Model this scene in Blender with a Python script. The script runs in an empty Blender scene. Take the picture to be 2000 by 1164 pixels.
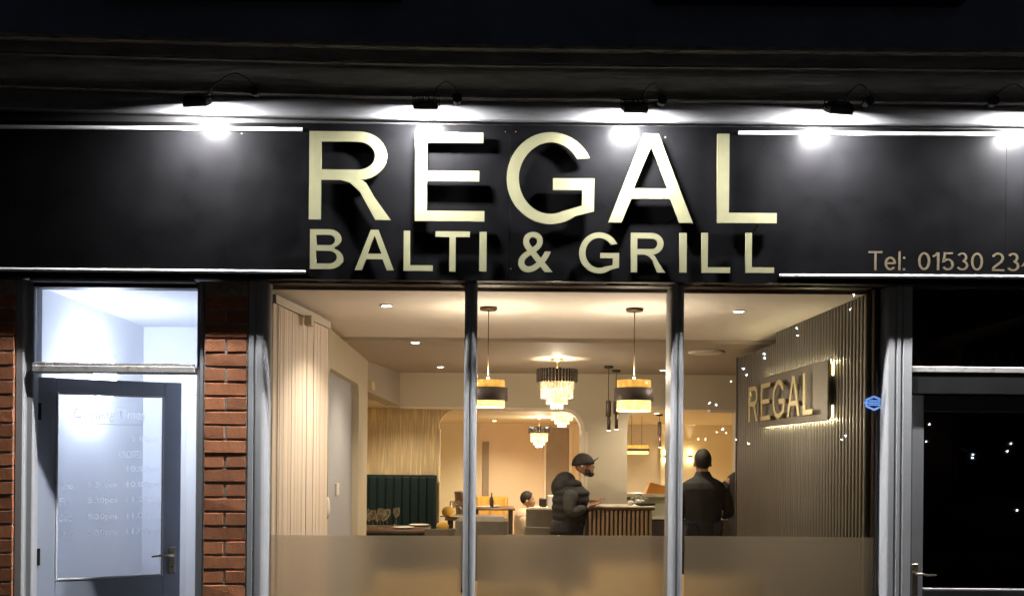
import bpy, bmesh, math, random
from mathutils import Vector, Matrix
random.seed(7)
R = math.radians
PI = math.pi
sc = bpy.context.scene
C = sc.collection

# ---------------------------------------------------------------- camera
F = 1895.0                      # focal length in photo pixels (2000 wide)
PX, PY = 940.0, 893.0           # principal point in the photo
DIST, EYE, ROLL = 5.0, 1.58, R(0.5)
cam_data = bpy.data.cameras.new('camera')
cam = bpy.data.objects.new('camera', cam_data); C.objects.link(cam)
cam_data.sensor_width = 36
cam_data.lens = F / 2000 * 36
cam_data.shift_x = (1000 - PX) / 2000
cam_data.shift_y = (PY - 582) / 2000
cam_data.clip_end = 400
cam.matrix_world = Matrix.Translation((0, -DIST, EYE)) @ Matrix.Rotation(R(90), 4, 'X') @ Matrix.Rotation(ROLL, 4, 'Z')
sc.camera = cam

# ---------------------------------------------------------------- night sky
world = bpy.data.worlds.new('World'); sc.world = world; world.use_nodes = True
wn = world.node_tree.nodes; wl = world.node_tree.links
bg = wn['Background']
sky = wn.new('ShaderNodeTexSky'); sky.sky_type = 'NISHITA'; sky.sun_disc = False
sky.sun_elevation = R(-3.0); sky.sun_rotation = R(160)
wl.new(sky.outputs[0], bg.inputs[0]); bg.inputs[1].default_value = 0.14
vs = sc.view_settings
vs.view_transform = 'Standard'; vs.look = 'None'; vs.gamma = 1; vs.exposure = 0; vs.use_curve_mapping = False
sc.render.engine = 'CYCLES'
cy = sc.cycles
cy.use_denoising = True
try: cy.denoiser = 'OPENIMAGEDENOISE'
except Exception: pass
cy.max_bounces = 9; cy.diffuse_bounces = 5; cy.glossy_bounces = 4; cy.transmission_bounces = 8
cy.transparent_max_bounces = 16; cy.sample_clamp_indirect = 4; cy.caustics_reflective = False; cy.caustics_refractive = True
cy.use_light_tree = True
WARM = (1.0, 0.80, 0.60)
COOL = (0.68, 0.79, 1.0)
WHITE = (1.0, 0.985, 0.97)

# ---------------------------------------------------------------- photo pixel -> place
def W(px, py, d):
    u, v = px - PX, PY - py
    u0 = u * math.cos(ROLL) - v * math.sin(ROLL)
    v0 = u * math.sin(ROLL) + v * math.cos(ROLL)
    return Vector((u0 * d / F, d - DIST, EYE + v0 * d / F))
def X(px, d, py=893): return W(px, py, d).x
def Z(px, py, d): return W(px, py, d).z

# ---------------------------------------------------------------- materials
def nodes(name):
    m = bpy.data.materials.new(name); m.use_nodes = True
    return m, m.node_tree.nodes, m.node_tree.links, m.node_tree.nodes['Principled BSDF']
def mat(name, col, rough=0.5, metal=0.0, var=0.0, scale=8.0, bump=0.0, bscale=60.0, spec=0.5, stretch=(1, 1, 1),
        coat=0.0, coat_rough=0.05, dirt=None, dirt_amt=0.0, dirt_scale=3.0, rnd=0.0, sheen=0.0, emit=None, estr=0.0, rvar=0.0):
    m, n, l, p = nodes(name)
    p.inputs['Base Color'].default_value = (*col, 1); p.inputs['Roughness'].default_value = rough
    p.inputs['Metallic'].default_value = metal; p.inputs['Specular IOR Level'].default_value = spec
    p.inputs['Coat Weight'].default_value = coat; p.inputs['Coat Roughness'].default_value = coat_rough
    p.inputs['Sheen Weight'].default_value = sheen
    tc = n.new('ShaderNodeTexCoord'); mp = n.new('ShaderNodeMapping'); mp.inputs['Scale'].default_value = stretch
    l.new(tc.outputs['Object'], mp.inputs[0])
    src = None
    if var or rnd:
        nz = n.new('ShaderNodeTexNoise'); nz.inputs['Scale'].default_value = scale; nz.inputs['Detail'].default_value = 6
        nz.inputs['Roughness'].default_value = 0.6
        l.new(mp.outputs[0], nz.inputs['Vector'])
        hs = n.new('ShaderNodeHueSaturation'); hs.inputs['Color'].default_value = (*col, 1)
        mr = n.new('ShaderNodeMapRange'); mr.inputs[1].default_value = 0.3; mr.inputs[2].default_value = 0.7
        mr.inputs[3].default_value = 1 - var; mr.inputs[4].default_value = 1 + var
        l.new(nz.outputs[0], mr.inputs[0]); val = mr.outputs[0]
        if rnd:
            oi = n.new('ShaderNodeObjectInfo'); m2 = n.new('ShaderNodeMapRange')
            m2.inputs[3].default_value = 1 - rnd; m2.inputs[4].default_value = 1 + rnd
            l.new(oi.outputs['Random'], m2.inputs[0])
            mm = n.new('ShaderNodeMath'); mm.operation = 'MULTIPLY'
            l.new(val, mm.inputs[0]); l.new(m2.outputs[0], mm.inputs[1]); val = mm.outputs[0]
        l.new(val, hs.inputs['Value']); src = hs.outputs[0]
        l.new(src, p.inputs['Base Color'])
        if rvar:
            m3 = n.new('ShaderNodeMapRange'); m3.inputs[1].default_value = 0.3; m3.inputs[2].default_value = 0.7
            m3.inputs[3].default_value = max(0.02, rough - rvar); m3.inputs[4].default_value = rough + rvar
            l.new(nz.outputs[0], m3.inputs[0]); l.new(m3.outputs[0], p.inputs['Roughness'])
    if dirt:
        nd = n.new('ShaderNodeTexNoise'); nd.inputs['Scale'].default_value = dirt_scale; nd.inputs['Detail'].default_value = 10
        nd.inputs['Roughness'].default_value = 0.72
        l.new(mp.outputs[0], nd.inputs['Vector'])
        r = n.new('ShaderNodeMapRange'); r.inputs[1].default_value = 0.52; r.inputs[2].default_value = 0.64
        r.inputs[3].default_value = 0; r.inputs[4].default_value = dirt_amt
        l.new(nd.outputs[0], r.inputs[0])
        mx = n.new('ShaderNodeMixRGB'); mx.inputs[1].default_value = (*col, 1); mx.inputs[2].default_value = (*dirt, 1)
        l.new(r.outputs[0], mx.inputs[0])
        if src: l.new(src, mx.inputs[1])
        l.new(mx.outputs[0], p.inputs['Base Color'])
    if bump:
        nb = n.new('ShaderNodeTexNoise'); nb.inputs['Scale'].default_value = bscale; nb.inputs['Detail'].default_value = 5
        l.new(mp.outputs[0], nb.inputs['Vector'])
        b = n.new('ShaderNodeBump'); b.inputs['Strength'].default_value = bump; b.inputs['Distance'].default_value = 0.01
        l.new(nb.outputs[0], b.inputs['Height']); l.new(b.outputs[0], p.inputs['Normal'])
    if emit:
        p.inputs['Emission Color'].default_value = (*emit, 1); p.inputs['Emission Strength'].default_value = estr
    return m
def emission(name, col, s):
    m, n, l, p = nodes(name)
    n.remove(p); e = n.new('ShaderNodeEmission'); e.inputs[0].default_value = (*col, 1); e.inputs[1].default_value = s
    l.new(e.outputs[0], n['Material Output'].inputs[0]); return m
def clear_glass(name, tint=(0.96, 0.98, 0.97), refl=1.0):
    m, n, l, p = nodes(name); n.remove(p)
    t = n.new('ShaderNodeBsdfTransparent'); t.inputs[0].default_value = (*tint, 1)
    g = n.new('ShaderNodeBsdfGlossy'); g.inputs['Roughness'].default_value = 0.012
    fr = n.new('ShaderNodeFresnel'); fr.inputs[0].default_value = 1.5
    mu = n.new('ShaderNodeMath'); mu.operation = 'MULTIPLY'; mu.inputs[1].default_value = refl
    l.new(fr.outputs[0], mu.inputs[0])
    mx = n.new('ShaderNodeMixShader'); l.new(mu.outputs[0], mx.inputs[0]); l.new(t.outputs[0], mx.inputs[1]); l.new(g.outputs[0], mx.inputs[2])
    l.new(mx.outputs[0], n['Material Output'].inputs[0]); return m

M = {}
M['fascia'] = mat('black_gloss_fascia', (0.004, 0.004, 0.0045), rough=0.30, spec=0.028, coat=0.045, coat_rough=0.05, var=0.25, scale=5, bump=0.012, bscale=22, rvar=0.05)
M['gold'] = mat('gold_letter', (0.29, 0.28, 0.168), rough=0.52, metal=0.72, var=0.08, scale=14, bump=0.02, bscale=90)
M['white_bar'] = mat('white_trim_paint', (0.66, 0.66, 0.67), rough=0.25, var=0.05, scale=20)
M['tel'] = mat('beige_vinyl', (0.14, 0.11, 0.07), rough=0.55, metal=0.70, var=0.06, scale=30)
M['cornice'] = mat('old_dark_paint', (0.26, 0.25, 0.25), rough=0.55, var=0.45, scale=3, stretch=(1, 6, 6), bump=0.25, bscale=24, dirt=(0.22, 0.18, 0.13), dirt_amt=0.6, dirt_scale=4)
M['frieze'] = mat('grey_frieze_paint', (0.20, 0.20, 0.215), rough=0.5, var=0.18, scale=4, stretch=(1, 6, 6), bump=0.12, bscale=30, dirt=(0.12, 0.11, 0.10), dirt_amt=0.5, dirt_scale=5)
M['chipped'] = mat('chipped_pale_paint', (0.34, 0.31, 0.28), rough=0.6, var=0.3, scale=8, stretch=(1, 8, 8), dirt=(0.05, 0.035, 0.025), dirt_amt=0.9, dirt_scale=9, bump=0.2, bscale=40)
M['upper'] = mat('navy_rendered_wall', (0.25, 0.31, 0.44), rough=0.8, var=0.2, scale=2.5, bump=0.15, bscale=70)
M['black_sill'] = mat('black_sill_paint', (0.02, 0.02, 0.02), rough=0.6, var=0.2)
M['grey'] = mat('grey_frame_paint', (0.42, 0.43, 0.45), rough=0.55, var=0.04, scale=5, bump=0.0, bscale=45, dirt=(0.30, 0.30, 0.29), dirt_amt=0.25, dirt_scale=7)
M['pale_frame'] = mat('pale_frame_paint', (0.50, 0.49, 0.48), rough=0.5, var=0.12, scale=6, bump=0.15, bscale=45, dirt=(0.17, 0.12, 0.08), dirt_amt=0.8, dirt_scale=12)
M['dark_wood'] = mat('dark_stained_wood', (0.045, 0.022, 0.014), rough=0.5, var=0.3, scale=10, stretch=(6, 6, 0.6))
M['blackframe'] = mat('black_frame_paint', (0.02, 0.021, 0.022), rough=0.4, var=0.2)
M['brick'] = mat('orange_red_brick', (0.47, 0.18, 0.078), rough=0.85, var=0.22, scale=30, bump=0.5, bscale=160, rnd=0.25, dirt=(0.22, 0.09, 0.05), dirt_amt=0.5, dirt_scale=14)
M['mortar'] = mat('lime_mortar', (0.42, 0.34, 0.28), rough=0.95, var=0.35, scale=35, bump=0.6, bscale=120)
M['glass'] = clear_glass('window_glass')
M['door_glass'] = clear_glass('door_glass', (0.93, 0.95, 1.0), 0.6)
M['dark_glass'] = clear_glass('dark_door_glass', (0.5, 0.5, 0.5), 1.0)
# frosted film
m, n, l, p = nodes('frosted_window_film')
p.inputs['Base Color'].default_value = (0.93, 0.92, 0.90, 1); p.inputs['Roughness'].default_value = 0.27
p.inputs['Transmission Weight'].default_value = 1.0; p.inputs['IOR'].default_value = 1.33
di = n.new('ShaderNodeBsdfDiffuse'); di.inputs[0].default_value = (0.7, 0.69, 0.67, 1)
tl = n.new('ShaderNodeBsdfTranslucent'); tl.inputs[0].default_value = (0.88, 0.85, 0.80, 1)
m1 = n.new('ShaderNodeMixShader'); m1.inputs[0].default_value = 0.6; l.new(di.outputs[0], m1.inputs[1]); l.new(tl.outputs[0], m1.inputs[2])
m2 = n.new('ShaderNodeMixShader'); m2.inputs[0].default_value = 0.16; l.new(p.outputs[0], m2.inputs[1]); l.new(m1.outputs[0], m2.inputs[2])
l.new(m2.outputs[0], n['Material Output'].inputs[0]); M['film'] = m
M['led'] = emission('led_flood_lens', WHITE, 6600)
M['lamp_black'] = mat('black_lamp_casting', (0.02, 0.02, 0.021), rough=0.4, var=0.15, bump=0.05)
M['cable'] = mat('black_cable', (0.05, 0.05, 0.05), rough=0.35)
M['chrome'] = mat('worn_brass_chrome', (0.62, 0.55, 0.42), rough=0.25, metal=0.9, var=0.1)
M['door'] = mat('blue_grey_door_paint', (0.52, 0.59, 0.74), rough=0.45, var=0.05, scale=4, bump=0.04)
M['hinge'] = mat('dark_hinge_metal', (0.03, 0.028, 0.026), rough=0.5, metal=0.4)
M['hallwall'] = mat('pale_hall_paint', (0.86, 0.875, 0.90), rough=0.7, var=0.03, scale=2, bump=0.04)
M['hallfloor'] = mat('hall_floor_vinyl', (0.55, 0.54, 0.53), rough=0.4, var=0.1)
M['cream_door'] = mat('cream_door_paint', (0.72, 0.64, 0.55), rough=0.45, var=0.04)
M['hall_lamp'] = emission('hall_lamp_glass', (0.80, 0.87, 1.0), 72)
def vinyl(name, c, a):
    m, n, l, p = nodes(name); p.inputs['Base Color'].default_value = (*c, 1)
    tl = n.new('ShaderNodeBsdfTranslucent'); tl.inputs[0].default_value = (*c, 1)
    tr = n.new('ShaderNodeBsdfTransparent')
    m1 = n.new('ShaderNodeMixShader'); m1.inputs[0].default_value = .97; l.new(p.outputs[0], m1.inputs[1]); l.new(tl.outputs[0], m1.inputs[2])
    m2 = n.new('ShaderNodeMixShader'); m2.inputs[0].default_value = a; l.new(tr.outputs[0], m2.inputs[1]); l.new(m1.outputs[0], m2.inputs[2])
    l.new(m2.outputs[0], n['Material Output'].inputs[0]); return m
M['vinyl'] = vinyl('white_door_vinyl', (0.95, 0.97, 1.0), 1.0)
M['faint'] = vinyl('worn_door_vinyl', (0.94, 0.96, 1.0), 0.75)
# interior
M['ceil'] = mat('ceiling_plaster', (0.82, 0.78, 0.74), rough=0.85, var=0.03, scale=2, bump=0.4, bscale=2.2)
M['wall'] = mat('warm_grey_wall_paint', (0.62, 0.55, 0.42), rough=0.7, var=0.04, scale=2, bump=0.05)
M['taupe'] = mat('taupe_bulkhead_paint', (0.46, 0.40, 0.33), rough=0.7, var=0.04, scale=2, bump=0.05)
M['alcove'] = mat('blue_grey_alcove_paint', (0.42, 0.44, 0.50), rough=0.6, var=0.03)
M['yellow'] = mat('ochre_yellow_wall_paint', (0.74, 0.635, 0.42), rough=0.7, var=0.05, scale=2)
M['peach'] = mat('peach_wall_paint', (0.82, 0.64, 0.44), rough=0.7, var=0.04, scale=2)
M['brown'] = mat('brown_panel_paint', (0.33, 0.25, 0.17), rough=0.6, var=0.08)
M['cream'] = mat('cream_trim_paint', (0.82, 0.72, 0.55), rough=0.5, var=0.03)
M['floor'] = mat('oak_floor', (0.36, 0.25, 0.15), rough=0.35, var=0.2, scale=5, stretch=(1, 8, 1))
M['teal'] = mat('dark_teal_velvet', (0.005, 0.014, 0.014), rough=0.7, spec=0.2, var=0.2, scale=20, stretch=(6, 6, 1))
M['blind'] = mat('pinkish_blind_fabric', (0.84, 0.73, 0.65), rough=0.8, var=0.06, scale=30, stretch=(8, 8, 1), rnd=0.10)
M['plastic_white'] = mat('white_plastic', (0.68, 0.66, 0.62), rough=0.4, var=0.03)
M['slat'] = mat('bronze_grey_panelling', (0.128, 0.120, 0.104), rough=0.38, metal=0.3, var=0.12, scale=12, stretch=(3, 3, 0.5))
M['panel_back'] = mat('dark_panel_backing', (0.025, 0.023, 0.021), rough=0.5, var=0.1)
M['sign_face'] = mat('bronze_sign_face', (0.10, 0.09, 0.072), rough=0.35, metal=0.3, var=0.08)
M['gold2'] = mat('brass_letter', (0.50, 0.43, 0.23), rough=0.35, metal=0.45, var=0.06)
M['led_warm'] = emission('warm_led', (1.0, 0.82, 0.48), 260)
M['led_end'] = emission('warm_led_strip', (1.0, 0.74, 0.34), 9)
M['bronze'] = mat('bronze_metal', (0.10, 0.065, 0.045), rough=0.4, metal=0.6, var=0.1)
M['shade_dark'] = mat('dark_brown_shade', (0.10, 0.075, 0.07), rough=0.5, metal=0.2, var=0.15, scale=30)
M['blackbrown'] = mat('black_brown_paint', (0.022, 0.016, 0.013), rough=0.5, var=0.2)
M['bulb'] = emission('warm_bulb', (1.0, 0.78, 0.45), 22)
M['bulb_white'] = emission('white_bulb', (1.0, 0.93, 0.82), 60)
M['far_bulb'] = emission('far_bulb', (0.85, 0.92, 1.0), 200)
M['far_bulb_dim'] = emission('dim_far_bulb', (0.8, 0.9, 1.0), 150)
M['far_bulb_warm'] = emission('far_warm_bulb', (1.0, 0.80, 0.45), 220)
M['crystal_dark'] = mat('smoked_crystal', (0.04, 0.035, 0.035), rough=0.12, var=0.2, spec=0.8)
def glowing(name, col, s, var_scale=18, t=0.5):
    """lit glass: a translucent pane plus the glow of its own bulb"""
    m, n, l, p = nodes(name)
    p.inputs['Base Color'].default_value = (*col, 1); p.inputs['Roughness'].default_value = 0.2
    p.inputs['Emission Color'].default_value = (*col, 1)
    tc = n.new('ShaderNodeTexCoord'); nz = n.new('ShaderNodeTexNoise'); nz.inputs['Scale'].default_value = var_scale; nz.inputs['Detail'].default_value = 4
    l.new(tc.outputs['Object'], nz.inputs['Vector'])
    mr = n.new('ShaderNodeMapRange'); mr.inputs[1].default_value = 0.35; mr.inputs[2].default_value = 0.65
    mr.inputs[3].default_value = s * (1 - t); mr.inputs[4].default_value = s * (1 + t)
    l.new(nz.outputs[0], mr.inputs[0]); l.new(mr.outputs[0], p.inputs['Emission Strength'])
    return m
M['amber'] = glowing('amber_ripple_glass', (1.0, 0.52, 0.10), 0.8, 30, 0.5)
M['amber_bright'] = glowing('bright_amber_glass', (1.0, 0.78, 0.28), 1.6, 30, 0.45)
M['crystal'] = glowing('lit_crystal', (1.0, 0.82, 0.50), 0.7, 45, 0.8)
M['crystal_hot'] = glowing('bright_lit_crystal', (1.0, 0.84, 0.55), 1.1, 45, 0.8)
M['brass'] = mat('polished_brass', (0.75, 0.52, 0.24), rough=0.25, metal=0.9, var=0.05)
M['skin'] = mat('brown_skin', (0.33, 0.17, 0.10), rough=0.55, var=0.08, scale=20)
M['skin_pale'] = mat('tan_skin', (0.50, 0.29, 0.18), rough=0.55, var=0.08, scale=20)
M['hair'] = mat('black_hair', (0.012, 0.01, 0.009), rough=0.7, var=0.3, scale=60, bump=0.4, bscale=200)
M['blackcloth'] = mat('black_jacket_fabric', (0.018, 0.018, 0.020), rough=0.8, var=0.3, scale=12, bump=0.5, bscale=18)
M['charcoal'] = mat('charcoal_sleeve_knit', (0.055, 0.055, 0.055), rough=0.9, var=0.25, scale=14, bump=0.5, bscale=25)
M['navycloth'] = mat('dark_navy_trousers', (0.014, 0.017, 0.028), rough=0.85, var=0.3, scale=10, bump=0.4, bscale=14)
M['creamcloth'] = mat('peach_cream_cloth', (0.66, 0.49, 0.34), rough=0.85, var=0.05, scale=8, bump=0.15, bscale=20)
M['white_mark'] = mat('white_badge', (0.8, 0.8, 0.8), rough=0.5)
M['pale_chair'] = mat('pale_gold_upholstery', (0.80, 0.62, 0.34), rough=0.8, var=0.06)
M['mustard'] = mat('mustard_velvet', (0.62, 0.36, 0.06), rough=0.7, var=0.12, scale=14, sheen=0.2)
M['greychair'] = mat('grey_upholstery', (0.155, 0.145, 0.125), rough=0.75, var=0.12, scale=10, bump=0.1, bscale=60)
M['tabletop'] = mat('dark_table_wood', (0.10, 0.055, 0.035), rough=0.3, var=0.25, scale=6, stretch=(1, 8, 8))
M['china'] = mat('white_china', (0.80, 0.77, 0.70), rough=0.15, var=0.02)
M['orange'] = mat('orange_card', (0.75, 0.34, 0.06), rough=0.6, var=0.1)
M['counter_top'] = mat('pale_stone_top', (0.72, 0.66, 0.52), rough=0.3, var=0.08)
M['counter_panel'] = mat('pale_green_glass_panel', (0.52, 0.55, 0.44), rough=0.15, var=0.05)
M['counter_dark'] = mat('dark_counter_base', (0.05, 0.042, 0.04), rough=0.5, var=0.1)
M['slat_wood'] = mat('walnut_slat', (0.34, 0.24, 0.15), rough=0.5, var=0.15, scale=14, stretch=(4, 4, 0.6))
M['leaf'] = mat('green_leaf', (0.06, 0.10, 0.03), rough=0.5, var=0.3)
M['asphalt'] = mat('asphalt', (0.03, 0.03, 0.032), rough=0.85, var=0.25, scale=40, bump=0.4, bscale=120)
M['paving'] = mat('dark_damp_paving', (0.045, 0.043, 0.042), rough=0.85, var=0.2, scale=9, bump=0.3, bscale=90)  # unseen paving kept dark so little floodlight bounces up the front
M['kerb'] = mat('kerb_stone', (0.10, 0.098, 0.095), rough=0.85, var=0.2, scale=20, bump=0.3)
M['roadpaint'] = mat('yellow_road_paint', (0.65, 0.48, 0.08), rough=0.6, var=0.2, scale=30)
M['dark_brick'] = mat('dark_brick_wall', (0.16, 0.07, 0.045), rough=0.9, var=0.3, scale=20, bump=0.4)
M['decal'] = mat('glowing_blue_sign', (0.30, 0.48, 0.85), rough=0.4, emit=(0.16, 0.38, 1.0), estr=0.75)
M['dust'] = mat('dusty_cobweb_grime', (0.34, 0.32, 0.29), rough=0.9, var=0.3)
# wine glass material: thin transparent with strong rim reflections
M['wine'] = clear_glass('wine_glass', (0.85, 0.83, 0.80), 6)
# gold streaked wallpaper
m, n, l, p = nodes('gold_streak_wallpaper')
tc = n.new('ShaderNodeTexCoord'); mp = n.new('ShaderNodeMapping'); mp.inputs['Scale'].default_value = (42, 42, 2.6); l.new(tc.outputs['Object'], mp.inputs[0])
nz = n.new('ShaderNodeTexNoise'); nz.inputs['Scale'].default_value = 1.0; nz.inputs['Detail'].default_value = 8; nz.inputs['Distortion'].default_value = 0.6; l.new(mp.outputs[0], nz.inputs['Vector'])
cr = n.new('ShaderNodeValToRGB'); cr.color_ramp.elements[0].position = 0.38; cr.color_ramp.elements[0].color = (0.56, 0.44, 0.27, 1)
cr.color_ramp.elements[1].position = 0.68; cr.color_ramp.elements[1].color = (0.88, 0.70, 0.36, 1)
e = cr.color_ramp.elements.new(0.55); e.color = (0.64, 0.50, 0.31, 1)
l.new(nz.outputs[0], cr.inputs[0]); l.new(cr.outputs[0], p.inputs['Base Color']); p.inputs['Roughness'].default_value = 0.32; p.inputs['Metallic'].default_value = 0.45
b = n.new('ShaderNodeBump'); b.inputs['Strength'].default_value = 0.5; b.inputs['Distance'].default_value = 0.01; l.new(nz.outputs[0], b.inputs['Height']); l.new(b.outputs[0], p.inputs['Normal'])
M['wallpaper'] = m

# ---------------------------------------------------------------- mesh helpers
class MB:
    def __init__(s): s.v = []; s.f = []; s.sm = []
    def add(s, vs, fs, smooth=False):
        o = len(s.v); s.v += [tuple(v) for v in vs]; s.f += [tuple(i + o for i in f) for f in fs]; s.sm += [smooth] * len(fs); return s
    def box(s, x0, x1, y0, y1, z0, z1):
        x0, x1 = min(x0, x1), max(x0, x1); y0, y1 = min(y0, y1), max(y0, y1); z0, z1 = min(z0, z1), max(z0, z1)
        return s.add([(x0, y0, z0), (x1, y0, z0), (x1, y1, z0), (x0, y1, z0), (x0, y0, z1), (x1, y0, z1), (x1, y1, z1), (x0, y1, z1)],
                     [(0, 3, 2, 1), (4, 5, 6, 7), (0, 1, 5, 4), (1, 2, 6, 5), (2, 3, 7, 6), (3, 0, 4, 7)])
    def bbox(s, x0, x1, y0, y1, z0, z1, c=0.006):
        """box with chamfered edges"""
        x0, x1 = min(x0, x1), max(x0, x1); y0, y1 = min(y0, y1), max(y0, y1); z0, z1 = min(z0, z1), max(z0, z1)
        c = min(c, (x1 - x0) * .45, (y1 - y0) * .45, (z1 - z0) * .45)
        bm = bmesh.new(); bmesh.ops.create_cube(bm, size=1)
        for v in bm.verts: v.co = Vector(((v.co.x + .5) * (x1 - x0) + x0, (v.co.y + .5) * (y1 - y0) + y0, (v.co.z + .5) * (z1 - z0) + z0))
        bmesh.ops.bevel(bm, geom=list(bm.edges), offset=c, segments=1, affect='EDGES')
        bm.verts.index_update()
        s.add([v.co for v in bm.verts], [[v.index for v in f.verts] for f in bm.faces]); bm.free(); return s
    def ring(s, rings, smooth=True, cap=True, closed=True):
        n = len(rings[0]); vs = [p for r in rings for p in r]; fs = []
        for k in range(len(rings) - 1):
            for i in range(n if closed else n - 1):
                j = (i + 1) % n
                fs.append((k * n + i, k * n + j, (k + 1) * n + j, (k + 1) * n + i))
        s.add(vs, fs, smooth)
        if cap and closed:
            o = len(s.v) - len(vs)
            s.f.append(tuple(o + i for i in range(n))[::-1]); s.sm.append(False)
            s.f.append(tuple(o + (len(rings) - 1) * n + i for i in range(n))); s.sm.append(False)
        return s
    def lathe(s, prof, cx=0, cy=0, n=20, smooth=True, cap=True, sx=1, sy=1):
        return s.ring([[(cx + r * sx * math.cos(2 * PI * i / n), cy + r * sy * math.sin(2 * PI * i / n), z) for i in range(n)] for r, z in prof], smooth, cap)
    def tube(s, pts, r, n=8, cap=True):
        pts = [Vector(p) for p in pts]; rs = r if isinstance(r, (list, tuple)) else [r] * len(pts)
        rings = []
        up = Vector((0, 0, 1))
        for i, p in enumerate(pts):
            t = (pts[min(i + 1, len(pts) - 1)] - pts[max(i - 1, 0)]).normalized()
            a = t.cross(up)
            if a.length < 1e-3: a = t.cross(Vector((0, 1, 0)))
            a.normalize(); b_ = t.cross(a)
            rings.append([tuple(p + (a * math.cos(2 * PI * k / n) + b_ * math.sin(2 * PI * k / n)) * rs[i]) for k in range(n)])
        return s.ring(rings, True, cap)
    def prism_z(s, poly, z0, z1):
        """poly in (x,y), extruded vertically"""
        n = len(poly)
        return s.add([(x, y, z0) for x, y in poly] + [(x, y, z1) for x, y in poly],
                     [(i, (i + 1) % n, n + (i + 1) % n, n + i) for i in range(n)] + [tuple(range(n))[::-1], tuple(range(n, 2 * n))])
    def prism_y(s, poly, y0, y1):
        """poly in (x,z), extruded in depth"""
        n = len(poly)
        return s.add([(x, y0, z) for x, z in poly] + [(x, y1, z) for x, z in poly],
                     [(i, (i + 1) % n, n + (i + 1) % n, n + i) for i in range(n)] + [tuple(range(n))[::-1], tuple(range(n, 2 * n))])
    def prism_x(s, poly, x0, x1):
        """poly in (y,z), extruded sideways"""
        n = len(poly)
        return s.add([(x0, y, z) for y, z in poly] + [(x1, y, z) for y, z in poly],
                     [(i, (i + 1) % n, n + (i + 1) % n, n + i) for i in range(n)] + [tuple(range(n))[::-1], tuple(range(n, 2 * n))])
    def sphere(s, c, r, n=12, k=8, sc_=(1, 1, 1)):
        prof = [(max(1e-4, math.sin(PI * i / k)) * r, -math.cos(PI * i / k) * r) for i in range(k + 1)]
        rings = [[(c[0] + q * sc_[0] * math.cos(2 * PI * i / n), c[1] + q * sc_[1] * math.sin(2 * PI * i / n), c[2] + z * sc_[2]) for i in range(n)] for q, z in prof]
        return s.ring(rings, True, True)
    def mesh(s, name):
        me = bpy.data.meshes.new(name); me.from_pydata(s.v, [], s.f); me.update()
        me.polygons.foreach_set('use_smooth', s.sm)
        bm = bmesh.new(); bm.from_mesh(me); bmesh.ops.recalc_face_normals(bm, faces=bm.faces); bm.to_mesh(me); bm.free()
        return me
    def build(s, name, m, parent=None, **kw): return link(name, s.mesh(name), m, parent, **kw)

def link(name, me, m, parent=None, loc=None, rot=None, **props):
    o = bpy.data.objects.new(name, me); C.objects.link(o)
    if m is not None and me is not None and len(me.materials) == 0: me.materials.append(m)
    if parent is not None:
        o.parent = parent; o.matrix_parent_inverse = Matrix.Identity(4)
    if loc is not None: o.location = loc
    if rot is not None: o.rotation_euler = rot
    for k, v in props.items(): o[k] = v
    return o
def thing(name, label, cat, loc=(0, 0, 0), rot=(0, 0, 0), group=None):
    o = bpy.data.objects.new(name, None); C.objects.link(o); o.location = loc; o.rotation_euler = rot
    o.empty_display_size = 0.1
    o['label'] = label; o['category'] = cat
    if group: o['group'] = group
    return o
def tag(o, label, cat, group=None):
    o['label'] = label; o['category'] = cat
    if group: o['group'] = group
    return o
def struct(o): o['kind'] = 'structure'; return o
def dup(root, loc, rotz=None, label=None, scale=None):
    r = root.copy(); C.objects.link(r); r.location = loc
    if rotz is not None: r.rotation_euler = (0, 0, rotz)
    if label: r['label'] = label
    if scale: r.scale = (scale,) * 3
    for ch in list(root.children):
        c = ch.copy(); C.objects.link(c); c.parent = r
        for g in ch.children:
            d = g.copy(); C.objects.link(d); d.parent = c
    return r
def lamp(name, kind, parent, loc, energy, col, radius=0.03, rot=(0, 0, 0), spot=None, blend=0.5):
    ld = bpy.data.lights.new(name, kind); ld.energy = energy; ld.color = col
    if kind in ('POINT', 'SPOT'): ld.shadow_soft_size = radius
    if kind == 'SPOT': ld.spot_size = spot; ld.spot_blend = blend
    o = bpy.data.objects.new(name, ld); C.objects.link(o)
    if parent is not None: o.parent = parent
    o.location = loc; o.rotation_euler = rot
    return o
def text_mesh(body, size, depth=0.001, spacing=1.0, offset=0.0):
    cu = bpy.data.curves.new('txt', 'FONT'); cu.body = body; cu.size = size; cu.extrude = depth / 2; cu.space_character = spacing
    cu.offset = offset; cu.resolution_u = 5; cu.align_x = 'LEFT'
    o = bpy.data.objects.new('txt', cu); C.objects.link(o)
    dg = bpy.context.evaluated_depsgraph_get(); me = bpy.data.meshes.new_from_object(o.evaluated_get(dg)); me.materials.clear()
    bpy.data.objects.remove(o); return me
def fit_text(body, x0, x1, z0, z1, depth=0.001, spacing=1.0, offset=0.0):
    """a text mesh in (x, z), facing -y, scaled to fill the given box"""
    me = text_mesh(body, 1.0, depth, spacing, offset)
    xs = [v.co.x for v in me.vertices]; ys = [v.co.y for v in me.vertices]
    ax, bx_, ay, by = min(xs), max(xs), min(ys), max(ys)
    for v in me.vertices:
        x, y, z = v.co
        v.co = ((x - ax) / (bx_ - ax) * (x1 - x0) + x0, -z, (y - ay) / (by - ay) * (z1 - z0) + z0)
    return me

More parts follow.
